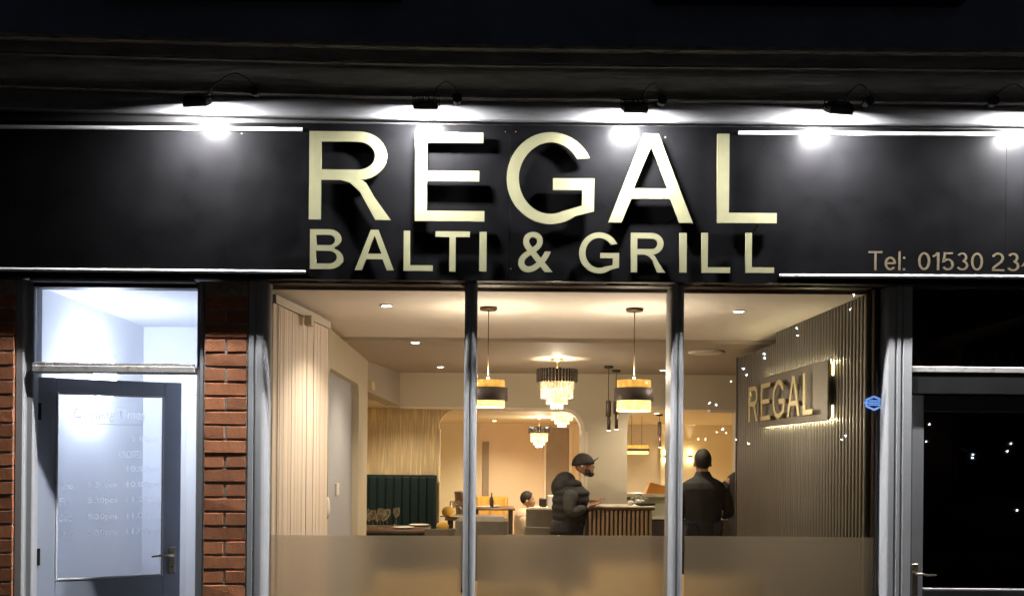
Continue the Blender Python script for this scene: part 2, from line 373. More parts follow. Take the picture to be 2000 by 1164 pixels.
# ---- sans capitals drawn as outlines in a w x h box; t = stem, u = bar thickness
def arc(cx, cy, rx, ry, a0, a1, n=14): return [(cx + rx * math.cos(R(a0 + (a1 - a0) * i / n)), cy + ry * math.sin(R(a0 + (a1 - a0) * i / n))) for i in range(n + 1)]
def glyph(ch, w, h, t, u):
    if ch == 'I': return [[(0, 0), (w, 0), (w, h), (0, h)]]
    if ch == 'L': return [[(0, 0), (w, 0), (w, u), (t, u), (t, h), (0, h)]]
    if ch == 'T': return [[((w - t) / 2, 0), ((w + t) / 2, 0), ((w + t) / 2, h - u), (w, h - u), (w, h), (0, h), (0, h - u), ((w - t) / 2, h - u)]]
    if ch == 'E':
        a = h * .5 - u * .42
        return [[(0, 0), (w, 0), (w, u), (t, u), (t, a), (w * .92, a), (w * .92, a + u), (t, a + u), (t, h - u), (w * .975, h - u), (w * .975, h), (0, h)]]
    if ch == 'A':
        k = t * 1.12; m_ = w / 2; a = h * .27; b_ = a + u
        f = lambda z, x0, x1: x0 + (x1 - x0) * z / h
        ap = t * .62
        return [[(0, 0), (k, 0), (f(a, k, m_ + ap * .9), a), (f(a, w - k, m_ - ap * .9), a), (w - k, 0), (w, 0), (m_ + ap, h), (m_ - ap, h)],
                [(f(b_, k, m_ + ap * .2), b_), (f(b_, w - k, m_ - ap * .2), b_), (m_, h * .86)]]
    if ch == 'R':
        m_ = h * .45; cx = w * .60; ro = (h - m_) / 2; cyy = m_ + ro
        rx = w * .95 - cx
        return [[(0, 0), (t, 0), (t, m_)] + [(w * .38, m_), (w * .50, m_ - h * .03), (w * .62, m_ - h * .13), (w - t * 1.28, 0), (w, 0), (w * .80, h * .255), (w * .70, m_ - h * .035), (w * .64, m_ + .005 * h)] +
                 arc(cx, cyy, rx, ro, -75, 90) + [(0, h)],
                [(t, m_ + u), (t, h - u)] + arc(cx, cyy, rx - t, ro - u, 90, -90)]
    if ch == 'B':
        m_ = h * .53; cx = w * .58; r2 = (h - m_) / 2; r1 = m_ / 2
        return [[(0, 0)] + arc(cx, r1 , w - cx, r1, -90, 68, 12) + arc(cx, m_ + r2, w * .94 - cx, r2, -66, 90, 12) + [(0, h)],
                [(t, u), (t, m_ - u * .5)] + arc(cx, (m_ + u * .5) / 2, w - cx - t, (m_ - u * 1.5) / 2, 90, -90, 12),
                [(t, m_ + u * .5), (t, h - u)] + arc(cx, (m_ + h - u * .5) / 2, w * .94 - cx - t, (h - m_ - u * 1.5) / 2, 90, -90, 12)]
    if ch == 'G':
        cx, cyy, rx, ry = w * .5, h * .5, w * .5, h * .5
        return [arc(cx, cyy, rx, ry, 27, 305, 40) + [(w, h * .145), (w, h * .50), (w * .53, h * .50), (w * .53, h * .375), (w - t, h * .375), (w - t, h * .205)] +
                arc(cx, cyy, rx - t, ry - u, 292, 33, 40)]
def glyph_mesh(ch, w, h, t, u, depth):
    cu = bpy.data.curves.new('g', 'CURVE'); cu.dimensions = '2D'; cu.fill_mode = 'BOTH'; cu.extrude = depth / 2
    cu.bevel_depth = 0.0
    for poly in glyph(ch, w, h, t, u):
        sp = cu.splines.new('POLY'); sp.points.add(len(poly) - 1); sp.use_cyclic_u = True
        for i, (x, y) in enumerate(poly): sp.points[i].co = (x, y, 0, 1)
    o = bpy.data.objects.new('g', cu); C.objects.link(o)
    dg = bpy.context.evaluated_depsgraph_get(); me = bpy.data.meshes.new_from_object(o.evaluated_get(dg)); me.materials.clear()
    bpy.data.objects.remove(o)
    for v in me.vertices: v.co = (v.co.x, -v.co.z, v.co.y)
    return me

# ---- grotesque digits and small letters as ribbons of even width (unit cap height)
def ribbon(pts, th, closed=False):
    P = [Vector((x, y, 0)) for x, y in pts]; n = len(P); L_, R_ = [], []
    for i in range(n):
        a = P[i] - P[i - 1] if (i > 0 or closed) else P[1] - P[0]
        b = P[(i + 1) % n] - P[i] if (i < n - 1 or closed) else P[-1] - P[-2]
        a.normalize(); b.normalize(); t_ = (a + b)
        t_ = a if t_.length < 1e-4 else t_.normalized()
        nr = Vector((-t_.y, t_.x, 0)); k_ = 1 / max(.45, nr.dot(Vector((-a.y, a.x, 0))))
        L_.append(P[i] + nr * th / 2 * k_); R_.append(P[i] - nr * th / 2 * k_)
    return L_, R_
def strokes(ch, t):
    e = t / 2
    A_ = lambda cx, cy_, rx, ry, a0, a1, n=12: arc(cx, cy_, rx, ry, a0, a1, n)
    if ch == 'T': return .62, [([(0, 1 - e), (.62, 1 - e)], 0), ([(.31, 1 - t), (.31, 0)], 0)]
    if ch == 'e': return .50, [(A_(.25, .36, .25 - e, .36 - e, -38, -360, 22), 0), ([(t, .37), (.50 - e, .37)], 0)]
    if ch == 'l': return t, [([(e, 1), (e, 0)], 0)]
    if ch == ':': return t, [([(e, t * 1.1), (e, 0)], 0), ([(e, .72), (e, .72 - t * 1.1)], 0)]
    if ch == '0': return .52, [(A_(.26, .5, .26 - e, .5 - e, 0, 345, 23), 1)]
    if ch == '1': return .30, [([(0, .76), (.12, .83), (.22, .97)], 0), ([(.24, 1), (.24, 0)], 0)]
    if ch == '5': return .52, [([(.47, 1 - e), (.13, 1 - e), (.07, .50)] + A_(.25, .33, .26 - e, .33 - e, 140, -150, 16), 0)]
    if ch == '3': return .52, [(A_(.25, .735, .22 - e, .265 - e, 155, -70, 12) + A_(.25, .285, .26 - e, .285 - e, 70, -155, 14), 0)]
    if ch == '2': return .52, [(A_(.25, .71, .25 - e, .29 - e, 165, -20, 12) + [(.38, .50), (.12, .24), (.05, t + .02)], 0), ([(0.0, e), (.52, e)], 0)]
    if ch == '4': return .54, [([(.40, 0), (.40, .98)], 0), ([(.385, .93), (.04, .32), (.54, .32 - .0)], 0)]
    return .28, []
def ribbon_text(body, H_, t=.104, gap=.10, depth=.0012):
    mb = MB(); x = 0
    for ch in body:
        w_, st = strokes(ch, t)
        for k_, (pts, cl) in enumerate(st):
            L_, R_ = ribbon(pts, t, bool(cl)); n = len(L_); y0 = -depth - .0002 * k_
            vs = [((x + p.x) * H_, y0, p.y * H_) for p in L_] + [((x + p.x) * H_, y0, p.y * H_) for p in R_] + [((x + p.x) * H_, 0, p.y * H_) for p in L_] + [((x + p.x) * H_, 0, p.y * H_) for p in R_]
            fs = []
            for i in range(n if cl else n - 1):
                j = (i + 1) % n
                fs += [(i, j, n + j, n + i), (i, 2 * n + i, 2 * n + j, j), (n + i, n + j, 3 * n + j, 3 * n + i)]
            mb.add(vs, fs)
        x += w_ + gap
    me = mb.mesh('lettering')
    return me, (x - gap) * H_
# ================================================================ STREET
XL, XR = -3.45, 4.05
struct(MB().box(-60, 60, -70, -2.2, -0.30, -0.235).build('road', M['asphalt']))
pv = struct(MB().box(-60, 60, -2.05, -0.0, -0.35, -0.118).build('pavement', M['paving']))
slab = MB().bbox(-0.296, 0.296, -0.296, 0.296, -0.02, 0.02, 0.006).mesh('paving_slab')
for i in range(14):
    for j in range(3):
        link('paving_slab', slab, M['paving'], pv, loc=(-4.0 + i * 0.605, -0.40 - j * 0.605, -0.115 + random.uniform(-.002, .002)))
kb = MB()
for i in range(40): kb.bbox(-12 + i * .61, -12 + i * .61 + .6, -2.2, -2.06, -0.36, -0.10, 0.012)
struct(kb.build('kerb', M['kerb']))
struct(MB().box(-30, 30, -2.52, -2.44, -0.2345, -0.2305).box(-30, 30, -2.72, -2.64, -0.2345, -0.2305).build('road_marking', M['roadpaint']))

# dark building over the road with festoon lights (seen only as specks in the glass)
ob = thing('terrace_building', 'dark brick terrace across the road behind the viewer', 'building', (0, -15.3, -0.2))
w = MB(); w.box(-14, 14, -1, 0, 0, 7.5)
w.build('wall', M['dark_brick'], ob)
for i in range(6):
    for z in (1.0, 4.2):
        fr = MB().box(-12 + i * 4.4, -10.6 + i * 4.4, 0.0, 0.06, z, z + 1.7).build('window', M['black_sill'], ob)
        MB().box(-11.93 + i * 4.4, -10.67 + i * 4.4, 0.06, 0.066, z + .07, z + 1.63).build('pane', M['dark_glass'], fr)
MB().prism_x([(-1.2, 7.5), (0.3, 7.5), (-0.6, 9.0)], -14, 14).build('roof', M['black_sill'], ob)
fl = thing('festoon_lights', 'string of small white bulbs hung along the building across the road', 'string lights', (0, 0, 0))
spots = [(1668, 577, 0), (1661, 604, 0), (1556, 641, 0), (1558, 655, 0), (1493, 691, 0), (1493, 699, 0), (1452, 720, 0), (1458, 732, 0),
         (1644, 858, 0), (1652, 851, 0), (1462, 866, 1), (1438, 858, 1), (1400, 844, 1), (1412, 838, 0), (1418, 846, 1), (1378, 858, 1), (1364, 858, 1),
         (1900, 887, 0), (1899, 894, 0), (1974, 866, 0), (1967, 881, 0), (1986, 996, 0), (1935, 1076, 0), (1815, 828, 0), (1809, 862, 0), (1386, 787, 0), (1399, 790, 0), (1428, 745, 1)]
cabpts = []
for px, py, k in spots:
    p = W(px, py, 20.0); y = 0.26 - p.y
    r = 0.013 if px < 1450 else 0.016
    MB().sphere((p.x, y, p.z), r, 8, 6).build('bulb', M['far_bulb_warm' if k else ('far_bulb_dim' if px > 1780 else 'far_bulb')], fl)
    cabpts.append((p.x, y - .04, p.z + .03))
cabpts.sort()
MB().tube(cabpts, 0.008, 5).build('cable', M['cable'], fl)

# ================================================================ SHOP BUILDING
bld = thing('shop_building', 'dark shop building with old moulded cornice above the black fascia', 'building', (0, 0, 0))
def sag(x):
    px = PX + x * 379
    return 0.042 * max(0, (1000 - px) / 1000) ** 1.4
def sweep(poly, name, m, amp=0.0, n=60, parent=bld, x0=XL, x1=XR, sagk=1.0):
    """a moulding profile (y, z) run along the front, with the slight sag of an old shopfront"""
    rings = []
    for i in range(n + 1):
        x = x0 + (x1 - x0) * i / n; dz = sagk * sag(x)
        rings.append([(x, y + random.uniform(-amp, amp), z + dz + random.uniform(-amp, amp)) for y, z in poly])
    return MB().ring(rings, smooth=False).build(name, m, parent)
FZ = 3.295
# frieze the floodlights graze (its foot is proud of the fascia)
sweep([(0.10, FZ + .008), (-0.018, FZ + .008), (-0.030, FZ + .014), (-0.030, FZ + 0.105), (0.10, FZ + 0.105)], 'frieze', M['frieze'], 0.0006)
sweep([(0.10, 3.403), (-0.050, 3.403), (-0.058, 3.409), (-0.050, 3.417), (0.10, 3.417)], 'bead_moulding', M['chipped'], 0.0012)
cyma = [(0.10, 3.418)] + [(-0.045 - 0.085 * (1 - math.cos(PI * t / 8)) / 2, 3.418 + 0.115 * t / 8) for t in range(9)] + [(0.10, 3.533)]
sweep(cyma, 'cyma_moulding', M['cornice'], 0.001)
sweep([(0.10, 3.5345), (-0.140, 3.5345), (-0.146, 3.540), (-0.140, 3.546), (0.10, 3.546)], 'fillet_moulding', M['chipped'], 0.001)
sweep([(0.10, 3.5475), (-0.150, 3.5475), (-0.154, 3.60), (0.10, 3.60)], 'corona_board', M['cornice'], 0.001)
sweep([(0.10, 3.6015), (-0.170, 3.6015), (-0.182, 3.61), (-0.182, 3.628), (-0.165, 3.640), (0.10, 3.70)], 'top_moulding', M['chipped'], 0.0015)
MB().box(XL, XR, 0.04, 0.45, 3.62, 5.6).build('upper_wall', M['upper'], bld)
for a, b_ in ((185, 775), (1275, 1885)):
    x0, x1 = X(a, 4.95), X(b_, 4.95)
    MB().bbox(x0, x1, -0.06, 0.05, 3.935, 4.02, 0.01).build('window_sill', M['black_sill'], bld)
    fr = MB().bbox(x0 + .1, x1 - .1, 0.02, 0.10, 4.02, 5.3).build('window', M['black_sill'], bld)
    MB().box(x0 + .16, x1 - .16, 0.012, 0.018, 4.1, 5.2).build('pane', M['dark_glass'], fr)
# wall carried over the openings, behind the fascia
MB().box(XL, XR, 0.02, 0.30, 2.505, 3.61).build('lintel', M['black_sill'], bld)

# ================================================================ FASCIA SIGN
sg = thing('fascia_sign', 'long black gloss shop sign reading REGAL BALTI & GRILL in gold letters', 'sign', (0, 0, 0))
SB = 2.49                      # bottom of the fascia
JX = X(996, 5.0, 400)
for a, b_ in ((XL, X(-230, 5)), (X(-230, 5) + .002, JX - .0012), (JX + .0012, X(1960, 5) ), (X(1960, 5) + .0004, XR)):
    MB().bbox(a, b_, 0.0, 0.016, SB, FZ - 0.002, 0.0012).build('panel', M['fascia'], sg)
def bar(p0, p1, name='trim_bar', hh=0.0095):
    a = W(p0[0], p0[1], 4.985); b_ = W(p1[0], p1[1], 4.985)
    mb = MB(); rings = []
    prof = [(0.0, -hh), (-0.007, -hh), (-0.011, -hh * .6), (-0.0125, 0), (-0.011, hh * .6), (-0.007, hh), (0.0, hh)]
    for q in (a, b_): rings.append([(q.x, -0.0005 + y, q.z + z) for y, z in prof])
    mb.ring(rings, smooth=False); mb.build(name, M['white_bar'], sg)
bar((-260, 244.5), (590, 252)); bar((-260, 523), (597, 531))
bar((1443, 258.5), (2330, 263)); bar((1523, 538), (2330, 541.5))
LD = 4.958
def letters(spec, t, u, depth=0.012):
    for ch, x0, x1, yt, yb in spec:
        a = W(x0, yb, LD); b_ = W(x1, yt, LD)
        w_, h_ = X(x1, LD) - X(x0, LD), (yb - yt) * LD / F
        if ch == '&':
            me = fit_text('&', 0, w_, 0, h_, depth, offset=0.004)
        else: me = glyph_mesh(ch, w_, h_, t, u, depth)
        o = link('letter', me, M['gold'], sg, loc=(a.x, LD - 5.0 + depth / 2, Z((x0 + x1) / 2, yb, LD)))
        for fx in (0.12, 0.5):
            MB().lathe([(0.004, 0), (0.004, 0.028)], n=8)
k = LD / F
letters([('R', 603, 763, 257, 429), ('E', 810, 946, 259, 432), ('G', 989, 1160, 258.5, 438), ('A', 1188, 1353, 262, 435), ('L', 1400, 1517, 262, 436)], 23.5 * k, 20.0 * k)
letters([('B', 605, 670, 448, 525.5), ('A', 693, 769, 449, 527.5), ('L', 788, 845, 451, 529), ('T', 850, 917, 452, 530), ('I', 936, 950, 453, 530),
         ('&', 1012, 1079, 453, 532), ('G', 1131, 1209, 454, 534), ('R', 1232, 1299, 455, 532), ('I', 1327, 1341, 455, 532), ('L', 1370, 1426, 455, 533), ('L', 1456, 1512, 455, 533)], 12.2 * k, 10.8 * k, 0.010)
# standoff pins behind the letters
pin = MB()
for px, py in ((616, 300), (616, 400), (700, 270), (824, 300), (824, 400), (1000, 350), (1145, 400), (1270, 290), (1215, 420), (1330, 420), (1415, 300), (1415, 400), (1490, 426)):
    q = W(px, py, 4.98); pin.tube([(q.x, -0.031, q.z), (q.x, 0.001, q.z)], 0.004, 6)
pin.build('standoff_pins', M['lamp_black'], sg)['kind'] = 'stuff'
# flat vinyl lettering
x0, x1 = X(1696, 5), X(1768, 5)
for body, a, b_, yt, yb in (('Tel:', 1696, 1768, 491, 528), ('01530', 1793, 1920, 493, 528), ('234', 1937, 2022, 494, 530)):
    me, wd = ribbon_text(body, (yb - yt) * 5 / F)
    kx = (X(b_, 5) - X(a, 5)) / wd
    for v in me.vertices: v.co.x *= kx
    link('phone_lettering', me, M['tel'], sg, loc=(X(a, 5, 510), 0.0, Z(a, yb - 0.4, 5)))
for px, py in ((987, 258), (1007, 258), (1299, 269), (998, 525), (1840, 266), (472, 262)):
    q = W(px, py, 5); MB().tube([(q.x, -0.004, q.z), (q.x, 0.001, q.z)], 0.0035, 8).build('screw', M['chrome'], sg)
# drip strip and flashing under the fascia
MB().bbox(XL, XR, 0.018, 0.062, SB + 0.0015, SB + 0.014, 0.003).build('drip_edge', M['black_sill'], bld)

# ================================================================ FLOODLIGHTS
FLOODW = 330
A = R(32)
def floodlight(px, py, mount_px, mount_py, label, tilt=0.0):
    c = W(px, py + 7, 4.825)
    t = thing('floodlight', label, 'floodlight', tuple(c), (0, 0, tilt), group='floodlights above the fascia')
    ry = Matrix.Rotation(A, 4, 'X')
    def rot(mb):
        mb.v = [tuple(ry @ Vector(v)) for v in mb.v]; return mb
    rot(MB().bbox(-.062, .062, -.040, .040, -.004, .022, .004)).build('housing', M['lamp_black'], t)
    fins = MB()
    for i in range(9): fins.box(-.05 + i * .0125 - .002, -.05 + i * .0125 + .002, -.033, .033, .0215, .036)
    rot(fins).build('heat_sink', M['lamp_black'], t)
    rot(MB().box(-.052, .052, -.016, .016, -.0075, -.0046)).build('lens', M['led'], t)
    rim = MB().box(-.06, .06, -.039, -.018, -.012, -.0042).box(-.06, .06, .018, .039, -.012, -.0042).box(-.061, -.053, -.031, .031, -.012, -.0042).box(.053, .061, -.031, .031, -.012, -.0042)
    rot(rim).build('bezel', M['lamp_black'], t)
    MB().tube([(-.066, 0, 0), (-.066, .02, .05), (.066, .02, .05), (.066, 0, 0)], .0045, 6).tube([(0, .02, .05), (0, .09, .075), (0, .165, .08)], .007, 8).build('bracket', M['lamp_black'], t)
    m_ = W(mount_px, mount_py, 4.93) - c
    m_ = Matrix.Rotation(-tilt, 3, 'Z') @ m_
    pts = [(0.03, .02, .035), (m_.x * .35, .03, .085 + m_.z * .2), (m_.x * .65, m_.y * .5, m_.z + .065), (m_.x * .92, m_.y * .75, m_.z + .045), (m_.x, m_.y * .92, m_.z + .012), (m_.x + .01, m_.y, m_.z - .006)]
    sp = []
    for i in range(len(pts) - 1):
        p0 = Vector(pts[max(i - 1, 0)]); p1 = Vector(pts[i]); p2 = Vector(pts[i + 1]); p3 = Vector(pts[min(i + 2, len(pts) - 1)])
        for s_ in range(5):
            u = s_ / 5
            sp.append(0.5 * ((2 * p1) + (-p0 + p2) * u + (2 * p0 - 5 * p1 + 4 * p2 - p3) * u * u + (-p0 + 3 * p1 - 3 * p2 + p3) * u ** 3))
    MB().tube(sp, .0035, 6).build('cable', M['cable'], t)
    MB().tube([(m_.x, m_.y - .012, m_.z), (m_.x, m_.y + .06, m_.z)], .024, 14).build('cable_gland', M['lamp_black'], t)
    return t
floodlight(385, 194, 497, 178, 'leftmost floodlight above the plain left end of the fascia', R(-6))
floodlight(832, 199, 893, 193, 'floodlight above the letter E of the large gold REGAL')
floodlight(1240, 206, 1293, 196, 'floodlight above the letter A of the large gold REGAL', R(2))
floodlight(1638, 209, 1697, 198, 'floodlight above the right white trim bar, near the phone number', R(7))
floodlight(2046, 214, 1941, 198, 'rightmost floodlight, its cable seen at the right end of the frieze', R(4))

# ================================================================ BRICK PIERS
def brick_mesh(w):
    bm = bmesh.new(); bmesh.ops.create_cube(bm, size=1)
    for v in bm.verts: v.co = Vector((v.co.x * w, v.co.y * .10, v.co.z * .0635))
    bmesh.ops.bevel(bm, geom=list(bm.edges), offset=.0025, segments=1, affect='EDGES')
    for v in bm.verts: v.co += Vector([random.uniform(-.0012, .0012) for _ in range(3)])
    me = bpy.data.meshes.new('brick'); bm.to_mesh(me); bm.free(); return me
BS = [brick_mesh(.2135) for _ in range(4)]; BH = [brick_mesh(.1015) for _ in range(4)]; BQ = [brick_mesh(.155) for _ in range(2)]
BY = 0.056
def pier(x0, x1, label, pattern):
    t = thing('brick_pier', label, 'brick pier', ((x0 + x1) / 2, BY, -0.12))
    MB().box(x0 - t.location.x + .002, x1 - t.location.x - .002, .0035, .26, 0, SB + .115).build('mortar', M['mortar'], t)
    z0 = Z(438, 647.5, 5.06) + .0751; n = 0
    zc = z0 + .0751
    while zc > -0.08:
        zc -= .0751
        if zc > 2.46: continue
    rows = []
    zc = Z(438, 647.5, 5.06) + .0751 * 2
    i = 0
    while zc > -0.09:
        for xc, me in pattern(i):
            link('brick', random.choice(me), M['brick'], t, loc=(xc - t.location.x, .05 + random.uniform(-.0012, .0012), zc + .12 + random.uniform(-.0012, .0012)), rot=(random.uniform(-.008, .008), random.uniform(-.006, .006), random.uniform(-.008, .008)))
        zc -= .0751; i += 1
    return t
bx0, bx1 = X(397, 5.06), X(482.5, 5.06)
bc = (bx0 + bx1) / 2
pier(bx0, bx1, 'narrow red brick pier between the open door and the big window', lambda i: [(bc, BS)] if i % 2 == 0 else [(bc - .0575, BH), (bc + .0575, BH)])
lx1 = X(25.5, 5.06)
def lp(i):
    out = []; x = lx1 - (.1068 if i % 2 else .0508)
    out.append((x, BS if i % 2 else BH)); x -= (.1068 if i % 2 else .0508) + .0115
    for _ in range(2): out.append((x - .1068, BS)); x -= .2251
    return out
pier(lx1 - .56, lx1, 'red brick pier at the left edge of the photo beside the door frame', lp)

# ================================================================ LEFT DOORWAY
GD = 5.07
df = thing('door_frame', 'grey wooden door frame with a clear transom above the open door', 'door frame', (X(215, 5.07), 0.07, 0))
def rel(t, mb):
    o = t.location; mb.v = [(v[0] - o.x, v[1] - o.y, v[2] - o.z) for v in mb.v]; return mb
dl, dr = X(27.5, GD), X(396, GD)
il, ir = X(60, GD), X(380, GD)
topz, bot = SB - .003, -0.1
# jambs: stepped profiles
def jamb(xa, xb, flip=False):
    s_ = [(0, .12), (0, .012), (.006, .004), (.036, .004), (.042, .010), (.046, .018), (.052, .022), (.075, .024), (.080, .030), (.080, .12)]
    k_ = (xb - xa) / .080
    poly = [((xa + x * k_) if not flip else (xb - x * k_), .068 + y) for x, y in s_]
    return MB().prism_z(poly, bot, topz)
rel(df, jamb(dl, il)).build('jamb', M['grey'], df)
rel(df, jamb(ir, dr, True)).build('jamb', M['grey'], df)
tz1, tz0 = Z(215, 709.5, GD), Z(215, 728, GD)
hz = Z(215, 561, GD)
rel(df, MB().bbox(il + .001, ir - .001, .078, .17, hz, topz, .004)).build('head_rail', M['dark_wood'], df)
rel(df, MB().bbox(il + .001, ir - .001, .066, .16, tz0, tz1 - .012, .005)).build('transom_bar', M['pale_frame'], df)
# old putty and bead of the transom
pt = MB(); rx = il + .002
while rx < ir - .02:
    w_ = random.uniform(.02, .05); pt.bbox(rx, min(rx + w_, ir - .002), .072 + random.uniform(0, .004), .105, tz1 - .0118, tz1 + random.uniform(.000, .006), .002); rx += w_
rel(df, pt).build('putty', M['pale_frame'], df)['kind'] = 'stuff'
rel(df, MB().bbox(X(63, GD), X(382, GD), .020, .066, SB - .019, SB - .004, .004)).build('drip_moulding', M['grey'], df)
rel(df, MB().box(il + .001, ir - .001, .112, .118, tz1 - .012, hz)).build('pane', M['door_glass'], df)
rel(df, MB().box(dl, dr, .04, .30, -.118, -.02)).build('threshold', M['kerb'], df)

# the open leaf, hinged left, swung inward
hx = X(72, 5.15)
leaf = thing('open_door', 'pale blue grey glazed door standing ajar with Opening Times lettering', 'door', (hx, .15, 0), (0, 0, R(27)))
LW, LT = .742, .044; lt = Z(72, 736, 5.15); lb = -0.02
gz1, gz0 = Z(100, 765, 5.17), Z(103, 1135, 5.17)
MB().bbox(0, .092, 0, LT, lb, lt, .003).build('stile', M['door'], leaf)
MB().bbox(LW - .092, LW, 0, LT, lb, lt, .003).build('stile', M['door'], leaf)
MB().bbox(.0925, LW - .0925, .001, LT - .001, gz1, lt - .0005, .003).build('rail', M['door'], leaf)
MB().bbox(.0925, LW - .0925, .001, LT - .001, gz0 - .13, gz0, .003).build('rail', M['door'], leaf)
MB().bbox(.0925, LW - .0925, .001, LT - .001, lb, lb + .16, .003).build('rail', M['door'], leaf)
MB().bbox(.0925, LW - .0925, .012, LT - .012, lb + .1605, gz0 - .1305, .002).build('lower_panel', M['door'], leaf)
bd = MB()
for (a, b_, c, d_) in ((.0925, .104, gz0, gz1), (LW - .104, LW - .0925, gz0, gz1), (.1045, LW - .1045, gz1 - .012, gz1 - .0005), (.1045, LW - .1045, gz0 + .0005, gz0 + .012)):
    bd.bbox(a, b_, -.002, .018, c, d_, .003)
bd.build('glazing_bead', M['hallwall'], leaf)
MB().box(.098, LW - .098, .021, .026, gz0 + .004, gz1 - .004).build('pane', M['door_glass'], leaf)
def on_leaf(px, py):
    """where the sight line through a pixel meets the glass of the swung leaf, in leaf coordinates"""
    a = Vector((0, -DIST, EYE)); q = W(px, py, 5.0) - a
    n_ = Vector((-math.sin(R(27)), math.cos(R(27)), 0)); p0 = Vector((hx, .15, 0)) + n_ * .02
    s_ = (p0 - a).dot(n_) / q.dot(n_); h = a + q * s_ - Vector((hx, .15, 0))
    return h.x * math.cos(R(27)) + h.y * math.sin(R(27)), h.z
def leaf_text(body, xa, xb, yt, yb, m_):
    x0, z0 = on_leaf(xa, yb); x1, z1 = on_leaf(xb, yt)
    me = fit_text(body, 0, x1 - x0, 0, (on_leaf(xa, yt)[1] - z0), 0.0, offset=.012)
    link('door_lettering', me, m_, leaf, loc=(x0, .0196, z0))
leaf_text('Opening Times', 144, 284, 796, 823, M['vinyl'])
ux0, uz = on_leaf(147, 827); ux1, _ = on_leaf(282, 827)
MB().box(ux0, ux1, .0192, .0200, uz - .0015, uz + .0015).build('door_lettering', M['vinyl'], leaf)
for body, a, b_, y in (('5.00pm', 258, 314, 857), ('CLOSED', 232, 277, 887), ('10.00pm', 248, 314, 917), ('Thu', 116, 142, 948), ('5.30pm', 172, 228, 948), ('10.00pm', 248, 314, 947),
                       ('Fri', 116, 136, 979), ('5.30pm', 172, 228, 978), ('11.00pm', 248, 314, 976), ('Sat', 116, 140, 1011), ('5.30pm', 172, 228, 1010), ('11.00pm', 248, 314, 1008),
                       ('Sun', 116, 144, 1042), ('5.30pm', 172, 228, 1041), ('11.00pm', 248, 314, 1039)):
    leaf_text(body, a, b_, y - 7, y + 7, M['faint'])
# handle on the outer face
hxx, hz_ = LW - .047, Z(340, 1095, 5.42)
hp = MB().bbox(-.019, .019, -.008, -.0005, -.075, .075, .003).build('handle_plate', M['chrome'], leaf, loc=(hxx, 0, hz_))
MB().tube([(0, -.006, .03), (0, -.042, .03), (-.02, -.05, .03), (-.06, -.05, .034), (-.115, -.050, .028)], [.009, .008, .008, .0065, .005], 10).build('lever', M['chrome'], hp)
MB().lathe([(.005, 0), (.005, .003)], n=10).build('keyhole', M['hinge'], hp, loc=(0, -.0085, -.035), rot=(R(90), 0, 0))
for zc in (Z(64, 803, 5.15), Z(64, 1087, 5.15)):
    MB().tube([(-.012, -.004, zc - .045), (-.012, -.004, zc + .045)], .008, 8).box(-.012, .02, -.002, .0, zc - .045, zc + .045).box(-.04, -.012, -.006, -.003, zc - .045, zc + .045).build('hinge', M['hinge'], leaf)

# ---- the hallway behind it
HB = 2.45
struct(MB().box(-2.80, -1.24, .30, HB + .1, -.12, -.02).build('hall_floor', M['hallfloor']))
struct(MB().box(-2.80, -1.24, .30, HB + .1, 2.56, 2.62).build('hall_ceiling', M['hallwall']))
hw = thing('hall_wall', 'pale blue white hallway walls seen through the open doorway', 'wall', (-2.4, .3, -.02))
def seg(t, mb, name, m_): rel(t, mb).build(name, m_, t)
seg(hw, MB().box(-2.80, -2.60, .30, HB, -.02, 2.56), 'side_wall', M['hallwall'])
seg(hw, MB().box(-1.36, -1.24, .30, HB, -.02, 2.56), 'side_wall', M['hallwall'])
seg(hw, MB().box(-2.80, -1.24, HB + .001, HB + .1, -.02, 2.56), 'end_wall', M['hallwall'])
seg(hw, MB().box(-2.80, dl - .002, .19, .30, -.02, 2.56).box(dr, -1.24, .33, .40, -.02, 2.56), 'front_wall', M['hallwall'])
hd = thing('panel_door', 'cream panelled inner door at the end of the hallway', 'door', (-2.05, HB - .05, -.02))
MB().bbox(-.12, .62, 0, .04, 0, 1.98, .003).build('leaf', M['cream_door'], hd)
for zz, hh in ((.18, .45), (.75, .40), (1.27, .58)):
    for xx in (-.04, .29): MB().bbox(xx, xx + .25, -.010, -.0005, zz, zz + hh, .008).build('raised_panel', M['cream_door'], hd)
MB().bbox(-.20, -.122, -.012, .04, 0, 2.05, .004).bbox(-.20, .66, -.010, .04, 2.051, 2.12, .004).build('architrave', M['hallwall'], hd)
lx = W(205, 735, 6.40)
hl = thing('hall_lamp', 'bright diamond shaped glass lamp on the blue white hallway wall', 'lamp', tuple(lx))
MB().lathe([(.004, .255), (.02, .21), (.045, .13), (.068, .04), (.074, 0), (.066, -.06), (.045, -.15), (.020, -.225), (.005, -.25)], n=14).build('shade', M['hall_lamp'], hl)  # the lamp's glare modelled as a solid glowing diamond
MB().tube([(-.09, 0, 0), (-2.60 - lx.x, 0, 0)], .012, 8).build('bracket', M['chrome'], hl)

